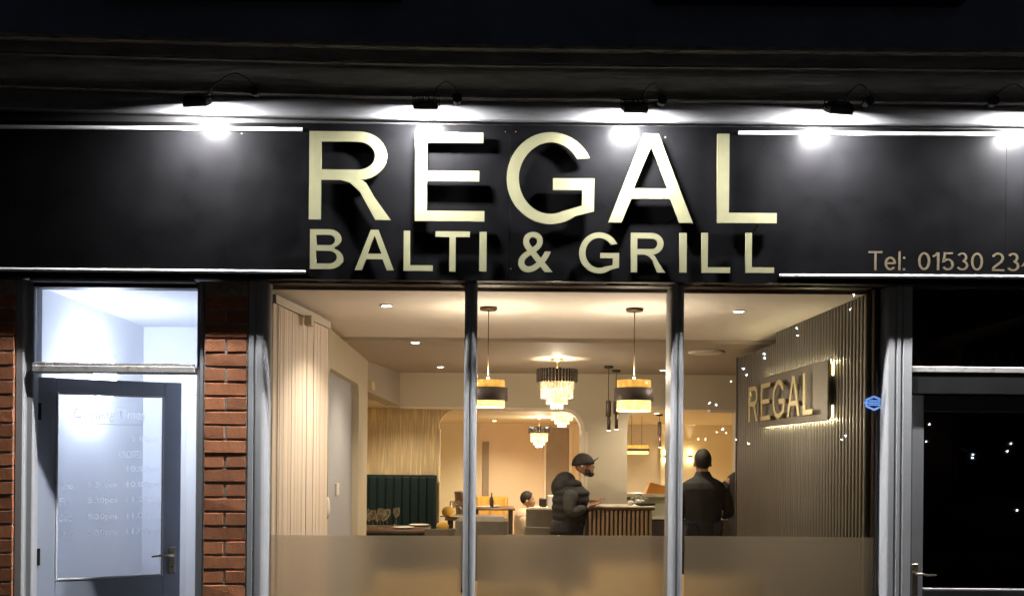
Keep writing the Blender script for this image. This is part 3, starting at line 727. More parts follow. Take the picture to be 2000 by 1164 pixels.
# ================================================================ BIG WINDOW
sw = thing('shop_window', 'large three bay restaurant window with grey mullions and a frosted lower band', 'window', (X(1120, 5.1), .1, 0))
CY = .056
def column(xa, xb, left_round=True, right_round=True, fl=.5, mt=None, deep=.17, y0=CY, r=.022, grooves=()):
    """moulded post: plan profile with rounded arrises and grooves, extruded"""
    w_ = xb - xa; pts = [(xa, y0 + deep)]
    if left_round: pts += [(xa, y0 + r * 1.6)] + [(xa + r * (1 - math.cos(R(a))), y0 + r * 1.6 * (1 - math.sin(R(a)))) for a in (15, 35, 55, 75, 90)]
    else: pts += [(xa, y0)]
    for g in grooves:
        gx = xa + w_ * g; pts += [(gx - .008, y0), (gx - .004, y0 + .007), (gx + .004, y0 + .007), (gx + .008, y0)]
    if right_round: pts += [(xb - r * (1 - math.cos(R(a))), y0 + r * 1.6 * (1 - math.sin(R(a)))) for a in (90, 75, 55, 35, 15)] + [(xb, y0 + r * 1.6)]
    else: pts += [(xb, y0)]
    pts += [(xb, y0 + deep)]
    return MB().prism_z(pts, bot, topz)
rel(sw, column(X(484, 5.06), X(521.5, 5.06), False, True, r=.036, grooves=(.34,), deep=.10)).build('corner_post', M['grey'], sw)
rel(sw, column(X(905, 5.06), X(930, 5.06), True, True, r=.021, grooves=(.5,))).build('mullion', M['grey'], sw)
rel(sw, column(X(1310.5, 5.06), X(1335.5, 5.06), True, True, r=.021, grooves=(.5,))).build('mullion', M['grey'], sw)
rel(sw, MB().bbox(X(1728, 5.06) - .030, X(1728, 5.06) - .001, .142, .20, bot, topz, .004)).build('side_liner', M['dark_wood'], sw)
rel(sw, MB().bbox(X(524, 5.1), X(1700, 5.1), .10, .20, Z(1120, 557, 5.12), topz, .005)).build('head_rail', M['dark_wood'], sw)
dp = MB(); xx = X(530, 5.06)
while xx < X(1690, 5.06):
    w_ = random.uniform(.05, .25)
    if random.random() < .7: dp.bbox(xx, xx + w_, .083, .0995, Z(1120, 553.5, 5.07), Z(1120, 549 + random.uniform(0, 2), 5.07), .002)
    xx += w_ + .004
rel(sw, dp).build('flaking_paint', M['chipped'], sw)['kind'] = 'stuff'
rel(sw, MB().bbox(X(522, 5.06), X(1727, 5.06), -.02, .30, .42, .50, .01)).build('sill', M['grey'], sw)
rel(sw, MB().bbox(X(522, 5.06), X(1727, 5.06), .09, .30, -.1, .4195, .004)).build('stall_riser', M['grey'], sw)
bays = ((522, 906), (930, 1311), (1335, 1727))
for a, b_ in bays:
    xa, xb = X(a, 5.13) - .002, X(b_, 5.13) + .002
    rel(sw, MB().box(xa, xb, .128, .134, .50, Z(1120, 557, 5.12))).build('pane', M['glass'], sw)
    ga, gb = xa + .012, xb - (.05 if b_ > 1700 else .012)
    zt0, zt1 = Z(a, 1044 + (2 if a > 1000 else 0), 5.14), Z(b_, 1046 + (3 if a > 1000 else 0), 5.14)
    mb = MB().prism_y([(ga, .505), (gb, .505), (gb, zt1), (ga, zt0)], .1345, .1375)
    rel(sw, mb).build('frosted_film', M['film'], sw)
# sticker on the glass near the right post
stk = W(1707, 787, 5.125)
ds = thing('window_emblem', 'small glowing pale blue emblem on the glass beside the right post', 'window emblem', tuple(stk), group=None)
def hexa(rx, rz, n_=6, ph=30): return [(rx * math.cos(R(ph + 360 * i / n_)), rz * math.sin(R(ph + 360 * i / n_))) for i in range(n_)]
hx_o = hexa(.052, .040); hx_i = hexa(.040, .029)
mb = MB()
for i in range(6):
    j = (i + 1) % 6
    mb.prism_y([hx_o[i], hx_o[j], hx_i[j], hx_i[i]], -.0008, 0)
mb.build('emblem_outline', M['decal'], ds)
mb = MB()
for k_, zz in enumerate((-.010, 0.001, .012)): mb.prism_y([(-.055 if k_ == 1 else -.03, zz - .003), (.034, zz - .003), (.030, zz + .004), (-.05 if k_ == 1 else -.026, zz + .004)], -.0008, 0)
mb.build('emblem_stripes', M['decal'], ds)

# ================================================================ RIGHT DOORWAY
rd = thing('door_frame', 'grey post and pale transom bar framing the closed dark door', 'door frame', (X(1755, 5.06), .06, 0))
rel(rd, column(X(1729, 5.06), X(1779, 5.06), True, False, r=.018, grooves=(.38, .62), deep=.2)).build('post', M['grey'], rd)
xa = X(1779.5, 5.07); xb = X(2180, 5.07)
rel(rd, MB().bbox(xa, xb, .070, .20, Z(1900, 728, 5.07), Z(1900, 716, 5.07), .004)).build('transom_bar', M['pale_frame'], rd)
rel(rd, MB().bbox(xa, xb, .078, .20, Z(1900, 558, 5.08), topz, .004)).build('head_rail', M['blackframe'], rd)
rel(rd, MB().box(xa, xb, .150, .156, Z(1900, 715, 5.15), Z(1900, 558, 5.15))).build('pane', M['dark_glass'], rd)
rel(rd, MB().bbox(xa, xb, .075, .20, Z(1900, 770, 5.08), Z(1900, 729, 5.08), .004)).build('door_head', M['blackframe'], rd)
rel(rd, MB().bbox(xb, xb + .13, .06, .24, bot, topz, .01)).build('post', M['grey'], rd)
# cobwebs and grime lying on the bar against the pane
cw = MB()
for _ in range(420):
    px = random.uniform(1784, 2010); h_ = random.expovariate(1 / 9.0); 
    if h_ > 42: continue
    q = W(px, 714.5 - h_ - 9 * max(0, math.sin(px * .035)) * random.random(), 5.145); s_ = random.uniform(.0008, .0022)
    cw.add([(q.x - s_, q.y, q.z - s_), (q.x + s_, q.y + .001, q.z - s_ * .4), (q.x + s_ * .2, q.y, q.z + s_)], [(0, 1, 2)])
for _ in range(46):
    px = random.uniform(1784, 2000); q = W(px, 714, 5.12); q2 = W(px + random.uniform(-26, 26), random.uniform(676, 708), 5.145)
    mid = (q + q2) / 2 + Vector((0, 0, -.004)); cw.tube([q, mid, q2], .0005, 3)
rel(rd, cw).build('cobweb', M['dust'], rd)['kind'] = 'stuff'
cd = thing('closed_door', 'closed dark glazed door with a lit grey stile at the right edge', 'door', (X(1780, 5.11), .11, 0))
sx0, sx1 = X(1780, 5.11), X(1804, 5.11)
dtop = Z(1900, 771, 5.1)
rel(cd, MB().bbox(sx0 + .001, sx1, .108, .15, bot + .02, dtop - .002, .004)).build('stile', M['grey'], cd)
rel(cd, MB().bbox(X(2110, 5.11), X(2180, 5.11) - .002, .108, .15, bot + .02, dtop - .002, .004)).build('stile', M['grey'], cd)
rel(cd, MB().bbox(sx1 + .001, X(2109, 5.11), .110, .149, dtop - .09, dtop - .003, .004)).build('rail', M['blackframe'], cd)
rel(cd, MB().bbox(sx1 + .001, X(2109, 5.11), .110, .149, Z(1900, 1200, 5.11), Z(1900, 1153, 5.11), .004)).build('rail', M['grey'], cd)
rel(cd, MB().bbox(sx1 + .001, X(2109, 5.11), .104, .125, Z(1900, 1152.5, 5.11), Z(1900, 1148.5, 5.11), .002)).build('glazing_bead', M['white_bar'], cd)
rel(cd, MB().bbox(sx1 + .001, X(2109, 5.11), .116, .145, bot + .02, Z(1900, 1201, 5.11), .004)).build('lower_panel', M['grey'], cd)
rel(cd, MB().box(sx1, X(2110, 5.11), .127, .133, Z(1900, 1152, 5.11), dtop - .09)).build('pane', M['dark_glass'], cd)
q = W(1786, 1132, 5.1)
hp = rel(cd, MB().bbox(q.x - .015, q.x + .019, .098, .1075, q.z - .085, q.z + .085, .003)).build('handle_plate', M['chrome'], cd)
hq = q - cd.location
MB().tube([(hq.x, -.010, hq.z + .035), (hq.x, -.045, hq.z + .035), (hq.x + .02, -.053, hq.z + .037), (hq.x + .05, -.053, hq.z + .028), (hq.x + .095, -.052, hq.z + .033)], [.008, .008, .007, .0062, .005], 10).build('lever', M['chrome'], hp)
# dark shop behind the closed door
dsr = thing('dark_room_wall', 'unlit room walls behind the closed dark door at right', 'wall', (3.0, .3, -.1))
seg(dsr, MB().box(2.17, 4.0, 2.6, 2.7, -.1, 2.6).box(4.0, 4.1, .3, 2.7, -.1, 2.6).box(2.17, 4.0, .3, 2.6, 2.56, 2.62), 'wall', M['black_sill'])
struct(MB().box(2.17, 4.0, .3, 2.6, -.12, -.1).build('dark_room_floor', M['floor']))
# ================================================================ RESTAURANT ROOM
def dpt(px, x): return F * x / (px - PX)          # depth at which a given x shows at a given column
CZ, CZ2, CZ3, HZ = EYE + .889, EYE + .862, EYE + .58, EYE + .51
struct(MB().box(-3.2, 4.3, .31, 11.6, -.1, 0).build('restaurant_floor', M['floor']))
ce = MB(); ce.box(-1.235, 3.3, .205, 2.24, CZ, CZ + .1); struct(ce.build('ceiling', M['ceil']))
struct(MB().box(-1.235, 3.3, 2.2405, 5.05, CZ2, CZ2 + .12).build('rear_ceiling', M['taupe']))
struct(MB().box(-3.2, 4.3, 5.051, 11.6, CZ3, CZ3 + .1).build('back_room_ceiling', M['yellow']))
# left wall with its painted alcove
lw = thing('side_wall', 'pale left side wall of the restaurant with a blue grey rounded alcove', 'wall', (-1.03, .3, 0))
a0, a1, az = dpt(641, -1.03) - DIST, dpt(700, -1.03) - DIST, EYE + .60
rc = .10
open_ = [(a0, .05), (a0, az - rc)] + [(a0 + rc - rc * math.cos(R(a)), az - rc + rc * math.sin(R(a))) for a in (20, 45, 70, 90)] + \
        [(a1 - rc + rc * math.sin(R(a)), az - rc + rc * math.cos(R(a))) for a in (0, 20, 45, 70, 90)] + [(a1, .05)]
poly = [(1.30, 0), (1.30, CZ + .02), (3.75, CZ + .02), (3.75, 0)]
mb = MB().prism_z([(-1.235, .205), (-1.165, .205), (-1.02, 1.18), (-1.03, 1.299), (-1.235, 1.299)], 0, CZ - .001)
seg(lw, mb, 'wall', M['ceil'])
mb = MB().prism_x([(1.30, 0), (a0, 0)] + open_[0:1] + open_[1:5] + [(a0 + rc, CZ2 - .001), (1.30, CZ2 - .001)], -1.15, -1.03)
# split the wall into simple pieces round the alcove so every face stays clean
mb = MB().box(-1.15, -1.03, 1.30, a0, 0, CZ2 - .001).box(-1.15, -1.03, a1, 3.75, 0, CZ2 - .001).box(-1.15, -1.03, a0, a1, az, CZ2 - .001)
for side in (0, 1):
    pts = [(a0, az), (a0, az - rc)] + [(a0 + rc - rc * math.cos(R(a)), az - rc + rc * math.sin(R(a))) for a in (18, 36, 54, 72, 90)] if side == 0 else \
          [(a1, az), (a1, az - rc)] + [(a1 - rc + rc * math.cos(R(a)), az - rc + rc * math.sin(R(a))) for a in (18, 36, 54, 72, 90)]
    mb.prism_x(pts, -1.15, -1.03)
seg(lw, mb, 'wall', M['wall'])
seg(lw, MB().box(-1.16, -1.085, a0 - .03, a1 + .03, 0, az + .03), 'alcove_back', M['alcove'])
q = W(658, 955, dpt(658, -1.08))
seg(lw, MB().bbox(-1.084, -1.070, q.y - .05, q.y + .075, q.z - .045, q.z + .045, .003), 'switch_plate', M['plastic_white'])
# slanting head over the side opening
mb = MB(); y0, y1 = 3.7505, 4.899
xa0, xa1 = -1.03, -.838
mb.add([(xa0, y0, EYE + .585), (xa0, y0, CZ2 - .001), (xa1, y1, CZ2 - .001), (xa1, y1, HZ + .01), (xa0 - .14, y0, EYE + .585), (xa0 - .14, y0, CZ2 - .001), (xa1 - .14, y1, CZ2 - .001), (xa1 - .14, y1, HZ + .01)],
       [(0, 1, 2, 3), (4, 7, 6, 5), (0, 3, 7, 4), (1, 5, 6, 2), (0, 4, 5, 1), (3, 2, 6, 7)])
seg(lw, mb, 'sloping_header', M['taupe'])
# arch wall
aw = thing('arched_wall', 'taupe rear bulkhead wall with two rounded openings into the back room', 'wall', (1, 4.9, 0))
A0, A1 = X(780, 9.9), X(1141, 9.9); B0, B1 = X(1225, 9.9), X(1437, 9.9)
Y0, Y1 = 4.90, 5.05
mb = MB().box(A0 - .15, 3.3, Y0, Y1, HZ, CZ2 - .001).box(A1, B0, Y0, Y1, 0, HZ).box(B1, 3.3, Y0, Y1, 0, HZ)
def corner(cx, sgn, r):
    return [(cx, HZ), (cx, HZ - r)] + [(cx + sgn * (r - r * math.cos(R(a))), HZ - r + r * math.sin(R(a))) for a in (18, 36, 54, 72, 90)]
mb.prism_y(corner(A1, -1, .22), Y0, Y1).prism_y(corner(B0, 1, .15), Y0, Y1)
seg(aw, mb, 'bulkhead', M['wall'])
trim = MB(); r_ = .22; cx, cz = A1 - r_, HZ - r_
pts = [(A1, 0), (A1, cz)] + [(cx + r_ * math.cos(R(a)), cz + r_ * math.sin(R(a))) for a in (15, 30, 45, 60, 75, 90)] + [(A0, HZ)]
inn = [(A1 - .035, 0), (A1 - .035, cz)] + [(cx + (r_ - .035) * math.cos(R(a)), cz + (r_ - .035) * math.sin(R(a))) for a in (15, 30, 45, 60, 75, 90)] + [(A0, HZ - .012)]
for i in range(len(pts) - 1):
    trim.prism_y([pts[i], pts[i + 1], inn[i + 1], inn[i]], Y0 - .012, Y1 + .012)
seg(aw, trim, 'arch_trim', M['cream'])
seg(aw, MB().box(A1 + .004, A1 + .035, Y0 - .010, Y0 - .001, 0, HZ - .24).bbox(X(1385, 9.9), B1, Y0 - .012, Y1, HZ - .03, HZ - .001, .004), 'cream_strip', M['cream'])
seg(aw, MB().box(3.3, 3.4, .3, 5.05, 0, CZ), 'far_side_wall', M['taupe'])
# back room
br = thing('back_room_wall', 'ochre and peach back room walls beyond the arches', 'wall', (0, 11.5, 0))
BD = 16.5
def wallseg(a, b_, zt, m_, y=11.5, zb=0, name='wall'): seg(br, MB().box(X(a, BD), X(b_, BD), y, 11.6, zb, zt), name, m_)
seg(br, MB().box(-3.2, X(936, BD), 11.5, 11.6, 0, CZ3), 'wall', M['yellow'])
seg(br, MB().box(X(936, BD) + .001, X(1131, BD), 11.5, 11.6, 0, CZ3), 'wall', M['peach'])
seg(br, MB().box(X(1131, BD) + .001, X(1289, BD), 11.5, 11.6, 0, CZ3), 'wall', M['wall'])
seg(br, MB().box(X(1289, BD) + .001, 4.3, 11.44, 11.6, 0, CZ3), 'wall', M['yellow'])
seg(br, MB().bbox(X(943, BD), X(955, BD), 11.45, 11.499, 0, Z(949, 862, BD), .004), 'brown_post', M['brown'])
seg(br, MB().bbox(X(1067, BD), X(1110, BD), 11.44, 11.499, 0, Z(1090, 836, BD), .004), 'brown_door', M['brown'])
seg(br, MB().bbox(X(1062, BD), X(1066.5, BD), 11.43, 11.499, 0, Z(1090, 834, BD), .003).bbox(X(1110.5, BD), X(1117, BD), 11.43, 11.499, 0, Z(1090, 834, BD), .003), 'door_casing', M['cream'])
seg(br, MB().box(-3.3, -3.2, 3.7, 11.6, 0, CZ3).box(4.3, 4.4, 5.05, 11.6, 0, CZ3), 'end_wall', M['yellow'])
seg(br, MB().box(-3.2, -1.16, 3.6, 3.749, 0, CZ3 + .3).box(-3.2, -.99, 3.75, 5.05, CZ3 + .03, CZ3 + .1), 'side_recess', M['yellow'])
# gold wallpapered partition with curved opening edge
gp = thing('wallpapered_partition', 'partition wall in shimmering gold streaked wallpaper behind the green booth', 'wall', (-1.5, 6.6, 0))
gx0 = X(856, 11.6); gx1 = X(896, 11.6)
seg(gp, MB().box(-3.2, gx0, 6.6, 6.72, 0, CZ3 - .001), 'wallpaper', M['wallpaper'])
rr = gx1 - gx0
seg(gp, MB().prism_y([(gx0 + .0005, CZ3 - .001), (gx0 + .0005, CZ3 - rr)] + [(gx0 + rr - rr * math.cos(R(a)), CZ3 - rr + (rr - .002) * math.sin(R(a))) for a in (15, 30, 45, 60, 75, 90)], 6.6, 6.72), 'curved_corner', M['wallpaper'])
seg(gp, MB().bbox(gx0 + .001, gx0 + .02, 6.59, 6.73, 0, CZ3 - rr, .003), 'edge_trim', M['yellow'])

# ---- fluted wall on the right with the illuminated sign
PW = 2.07
pw = thing('panelled_wall', 'dark bronze fluted wall panelling down the right side of the restaurant', 'wall', (PW, .2, 0))
e1, e2 = dpt(1519, PW) - DIST, dpt(1445, PW) - DIST
seg(pw, MB().box(PW, 2.17, .172, e1, 0, CZ - .001).box(PW, 2.17, e1, e2, 0, EYE + .815), 'backing', M['panel_back'])
rib = MB(); prof = [(0, -.0155), (-.019, -.0155), (-.024, -.011), (-.025, 0), (-.024, .011), (-.019, .0155), (0, .0155)]
rib.prism_z(prof, 0, CZ - .002); ribm = rib.mesh('flute')
rib2 = MB().prism_z(prof, 0, EYE + .813); ribm2 = rib2.mesh('flute')
y = .19
while y < e2 - .01:
    link('flute', ribm if y < e1 - .018 else ribm2, M['slat'], pw, loc=(-.0008, y - .2, 0)); y += .050
seg(pw, MB().bbox(PW - .03, PW + .0, e2 - .0005, e2 + .03, 0, EYE + .82, .003), 'end_trim', M['panel_back'])
sd = thing('backlit_sign', 'backlit bronze REGAL sign glowing on the fluted wall inside', 'sign', (PW - .085, 0, EYE))
s0, s1 = dpt(1606, PW - .10) - DIST, dpt(1474, PW - .10) - DIST
oz = EYE; ox = PW - .085
seg(sd, MB().bbox(PW - .072, PW - .054, s0, s1, EYE + .232, EYE + .585, .004), 'panel', M['sign_face'])
seg(sd, MB().box(PW - .0535, PW - .026, s0 + .03, s1 - .03, EYE + .26, EYE + .56), 'back_box', M['panel_back'])
LW2 = [('R', 1462, 1480), ('E', 1486, 1504), ('G', 1509, 1532), ('A', 1537, 1562), ('L', 1568, 1587)]
xl = PW - .098
for ch, pa, pb in LW2:
    ya, yb = dpt(pa, xl) - DIST, dpt(pb, xl) - DIST
    w_ = ya - yb; h_ = .255
    me = glyph_mesh(ch, w_, h_, .036, .030, .008)
    link('letter', me, M['gold2'], sd, loc=(xl - ox, ya, .276), rot=(0, 0, -PI / 2))
leds = MB()
def led(y_, z_): leds.box(PW - .051, PW - .047, y_ - .0035, y_ + .0035, z_ - .0035, z_ + .0035)
n_ = 30
for i in range(n_):
    yy = s0 + .02 + (s1 - s0 - .04) * i / (n_ - 1); led(yy, EYE + .579); led(yy, EYE + .238)
for i in range(7): led(s1 - .012, EYE + .26 + .3 * i / 6)
seg(sd, leds, 'led_strip', M['led_warm'])
# visible strip on the near end
seg(sd, MB().bbox(PW - .050, PW - .040, s0 - .012, s0 - .002, EYE + .49, EYE + .565, .002).bbox(PW - .050, PW - .040, s0 - .012, s0 - .002, EYE + .25, EYE + .32, .002), 'end_led_strip', M['led_end'])

# ---- vertical blind along the left
vb = thing('vertical_blind', 'long pinkish beige vertical blind hanging along the left wall', 'blind', (-1.06, .3, 0))
ytop0, ytop1 = .175, 1.22
def bx(y): return -1.130 + (y - .17) * .125
seg(vb, MB().prism_z([(bx(ytop0) - .012, ytop0), (bx(ytop0) + .028, ytop0), (bx(ytop1) + .028, ytop1), (bx(ytop1) - .012, ytop1)], CZ - .075, CZ - .030), 'head_rail', M['plastic_white'])
n_ = 30
def slat_mesh(h_):
    mb = MB(); w_ = .082; K = 6; rings = []
    for zz in (0, h_):
        rings.append([(.010 * math.cos(PI * (i / K - .5)) - .005, (i / K - .5) * w_, zz) for i in range(K + 1)] + [(.010 * math.cos(PI * (i / K - .5)) - .0065, (i / K - .5) * w_, zz) for i in range(K, -1, -1)])
    return mb.ring(rings, False).mesh('slat')
sm_ = slat_mesh(CZ - .078 - .55)
for i in range(n_):
    yy = ytop0 + .03 + (ytop1 - ytop0 - .05) * i / (n_ - 1)
    link('slat', sm_, M['blind'], vb, loc=(bx(yy) + .012 + 1.06, yy - .3, .55), rot=(0, 0, R(random.uniform(2, 14))))
q = W(597, 606, dpt(597, -1.02))
seg(vb, MB().bbox(-1.03, -.985, q.y - .03, q.y + .04, CZ - .135, CZ - .076, .004), 'control_box', M['wall'])
q = W(640, 985, dpt(640, -.985))
seg(vb, MB().tube([(-.985, q.y, CZ - .08), (-.985, q.y, q.z)], .003, 5), 'cord', M['plastic_white'])
seg(vb, MB().lathe([(.006, q.z + .05), (.018, q.z + .02), (.022, q.z - .05), (.008, q.z - .09)], -.985, q.y, 10), 'cord_weight', M['plastic_white'])

# ================================================================ CEILING LIGHTS
def downlight(px, py, d, zc, label, e, col=(1, .82, .62)):
    q = W(px, py, d)
    t = thing('downlight', label, 'downlight', (q.x, q.y, zc), group='recessed ceiling downlights')
    mb = MB(); n = 20
    for (r0, r1, za, zb) in ((.030, .045, -.005, -.001),):
        mb.ring([[(r * math.cos(2 * PI * i / n), r * math.sin(2 * PI * i / n), z) for i in range(n)] for r, z in ((.045, -.0005), (.045, -.006), (.031, -.008), (.031, -.0005))], True, False)
    mb.build('bezel', M['plastic_white'], t)
    MB().lathe([(.029, -.0055), (.029, -.0025)], n=16).build('lens', M['bulb_white'], t)
    lamp('downlight_beam', 'SPOT', t, (0, 0, -.03), e, col, .02, spot=R(125), blend=.9)
    return t
DE = 75
downlight(755, 597, 5.70, CZ, 'bright downlight near the window above the vertical blind', DE)
downlight(1443, 603, 5.80, CZ, 'bright downlight near the window at the right of the ceiling', DE)
downlight(811, 665, 7.24 + .05, CZ2, 'small downlight at the left just past the ceiling step', DE)
downlight(860, 717, 9.25, CZ2, 'small downlight left of the first mullion, close to the rear bulkhead', DE)
downlight(1295, 720, 9.4, CZ2, 'small downlight beside the second mullion, close to the rear bulkhead', DE)
q = W(1380, 678, 7.75)
MB().lathe([(.14, 0), (.145, -.012), (.12, -.02), (.02, -.022)], n=24).build('vent', M['plastic_white'], None, loc=(q.x, q.y, CZ2 - .0005))  # disc stands in for a pale ellipse of light on the ceiling
tag(bpy.data.objects['vent'], 'flat round ceiling vent at the right, between mullion and panelled wall', 'vent'); bpy.data.objects['vent'].name = 'ceiling_vent'

def drum_pendant(px, d, ys, zc, label, e, sc_=1.0):
    """cord pendant: amber glass drum with a wide dark band round its middle"""
    yt, y1, y2, yb = ys
    q = W(px, (yt + yb) / 2, d)
    t = thing('drum_pendant', label, 'pendant lamp', tuple(q), group='amber glass drum pendants with a dark band')
    f = lambda y_: (W(px, y_, d).z - q.z)
    rg, rd_ = .100 * sc_, .117 * sc_
    n = 32
    def shell(r, za, zb, th=.003):
        return MB().ring([[(rr_ * math.cos(2 * PI * i / n), rr_ * math.sin(2 * PI * i / n), z) for i in range(n)] for rr_, z in ((r, za), (r, zb), (r - th, zb), (r - th, za), (r, za))], True, False)
    shell(rg, f(y1) - .004, f(yt)).build('upper_glass', M['amber'], t)
    shell(rg, f(yb), f(y2) + .004).build('lower_glass', M['amber_bright'], t)
    shell(rd_, f(y2), f(y1)).build('dark_band', M['shade_dark'], t)
    top = zc - q.z
    MB().tube([(0, 0, f(yt) + .02), (0, 0, top)], .003, 6).build('cord', M['bronze'], t)
    MB().lathe([(.016, f(yt) - .045), (.018, f(yt) - .01), (.006, f(yt) + .02)], n=12).build('lamp_holder', M['bronze'], t)
    MB().lathe([(.048, top - .018), (.052, top - .006), (.050, top - .0005)], n=20).build('ceiling_rose', M['bronze'], t)
    sp = MB()
    for a in (0, 120, 240): sp.tube([(0, 0, f(y1)), (rd_ * math.cos(R(a)), rd_ * math.sin(R(a)), f(y1))], .002, 4)
    sp.build('spokes', M['bronze'], t)
    MB().sphere((0, 0, f(y1) - .045), .028, 12, 8).build('bulb', M['bulb'], t)
    lamp('pendant_light', 'POINT', t, (0, 0, f(yt) + .03), e, WARM, .03)
    lamp('pendant_light', 'POINT', t, (0, 0, f(yb) - .01), e, WARM, .03)
    return t
drum_pendant(953, 5.75, (743, 757, 783, 795), CZ, 'left amber drum pendant, half hidden by the first mullion', 11)
drum_pendant(1238, 5.75, (743, 758, 783, 803), CZ, 'right amber drum pendant hanging whole in the middle bay', 11)

def chandelier(q, zc, label, e, s=1.0):
    t = thing('chandelier', label, 'chandelier', tuple(q), group='tiered crystal chandeliers')
    r = .175 * s
    def tier(rad, z1, z0, n, m_, name, w_=.012, th=.006, jag=.004):
        mb = MB()
        for i in range(n):
            a = 2 * PI * i / n; c, sn = math.cos(a), math.sin(a); dz = random.uniform(-jag, jag)
            ww = w_ * s
            p = []
            for (u, v_) in ((-ww / 2, 0), (0, th), (ww / 2, 0), (0, -th)):
                p.append((rad * c - u * sn + v_ * c, rad * sn + u * c + v_ * sn))
            k_ = len(mb.v)
            top = [(x_, y_, z1 + dz) for x_, y_ in p]; bt = [(x_, y_, z0 + .010 * s) for x_, y_ in p]
            mb.add(top + bt + [(rad * c, rad * sn, z0 - .004 * s)], [(0, 1, 2, 3), (0, 4, 5, 1), (1, 5, 6, 2), (2, 6, 7, 3), (3, 7, 4, 0), (4, 8, 5), (5, 8, 6), (6, 8, 7), (7, 8, 4)])
        return mb.build(name, m_, t)
    tier(r, .06 * s, -.055 * s, 38, M['crystal_dark'], 'smoked_tier', .024, .004)
    tier(r * .82, -.045 * s, -.115 * s, 34, M['crystal'], 'crystal_tier', .020)
    tier(r * .78, -.050 * s, -.190 * s, 32, M['crystal_hot'], 'crystal_tier', .018)
    tier(r * .52, -.150 * s, -.238 * s, 22, M['crystal'], 'crystal_tier', .018)
    tier(r * .30, -.190 * s, -.275 * s, 13, M['crystal'], 'crystal_tier', .018)
    fr = MB(); n = 32
    for rad, z in ((r, .0), (r * .80, -.046 * s), (r * .52, -.15 * s)):
        fr.ring([[((rad - .004) * math.cos(2 * PI * i / n), (rad - .004) * math.sin(2 * PI * i / n), z + dz) for i in range(n)] for dz in (-.003, .003)], True, False)
    fr.build('frame', M['brass'], t)
    top = zc - q.z
    MB().tube([(0, 0, -.1 * s), (0, 0, top)], .006, 8).build('stem', M['brass'], t)
    MB().lathe([(.02, top - .022), (.055, top - .012), (.06, top - .0005)], n=20).build('ceiling_rose', M['brass'], t)
    bl = MB()
    for i in range(4): bl.sphere((r * .4 * math.cos(PI / 2 * i + .5), r * .4 * math.sin(PI / 2 * i + .5), -.06 * s), .016, 8, 6)
    bl.build('bulbs', M['bulb'], t)
    lamp('chandelier_light', 'POINT', t, (0, 0, .085 * s), e * .45, WARM, .04)
    lamp('chandelier_light', 'POINT', t, (0, 0, -.30 * s), e, WARM, .05)
    return t
chandelier(W(1088, 735, 8.44), CZ2, 'large tiered crystal chandelier with a smoked glass ring, front of the arches', 24, 1.0)
chandelier(W(1098, 792, 11.8), CZ3, 'middle crystal chandelier half hidden behind the arch header', 40, .92)
chandelier(W(1053, 840, 13.9), CZ3, 'small far crystal chandelier hanging low in the back room', 34, .86)

def drop_light(px, d, ys, zc, label, e=1.5, w_=.05):
    """slim cylinder on a cord: dark upper tube, bronze lower tube"""
    yt, ym, yb = ys
    q = W(px, ym, d); top = zc - q.z; f = lambda y_: W(px, y_, d).z - q.z
    t = thing('drop_light', label, 'pendant lamp', tuple(q), group='slim cylinder drop lights')
    MB().lathe([(.04, top - .022), (.043, top - .0005)], n=18).build('ceiling_rose', M['blackbrown'], t)
    MB().tube([(0, 0, f(yt)), (0, 0, top)], .0035, 6).build('cord', M['blackbrown'], t)
    MB().lathe([(w_ * .30, f(yt) + .012), (w_ / 2, f(yt)), (w_ / 2, f(ym))], n=16).build('upper_tube', M['shade_dark'], t)
    MB().lathe([(w_ * .34, f(ym) + .002), (w_ * .34, f(yb))], w_ * .12, 0, n=14).build('lower_tube', M['bronze'], t)
    MB().lathe([(w_ * .30, f(yb) - .004), (w_ * .30, f(yb) - .001)], w_ * .12, 0, n=12).build('lens', M['bulb'], t)
    lamp('drop_beam', 'SPOT', t, (0, 0, f(yb) - .02), e, WARM, .015, spot=R(90), blend=.6)
drop_light(1188, 9.05, (784, 813, 840), CZ2, 'slim cylinder drop light, left one of the close pair')
drop_light(1203, 9.45, (782, 808, 838), CZ2, 'slim cylinder drop light, right one of the close pair beside the drum pendant')
drop_light(1288, 12.6, (825, 850, 873), CZ3, 'slim cylinder drop light alone in the back room near the second mullion', w_=.05)
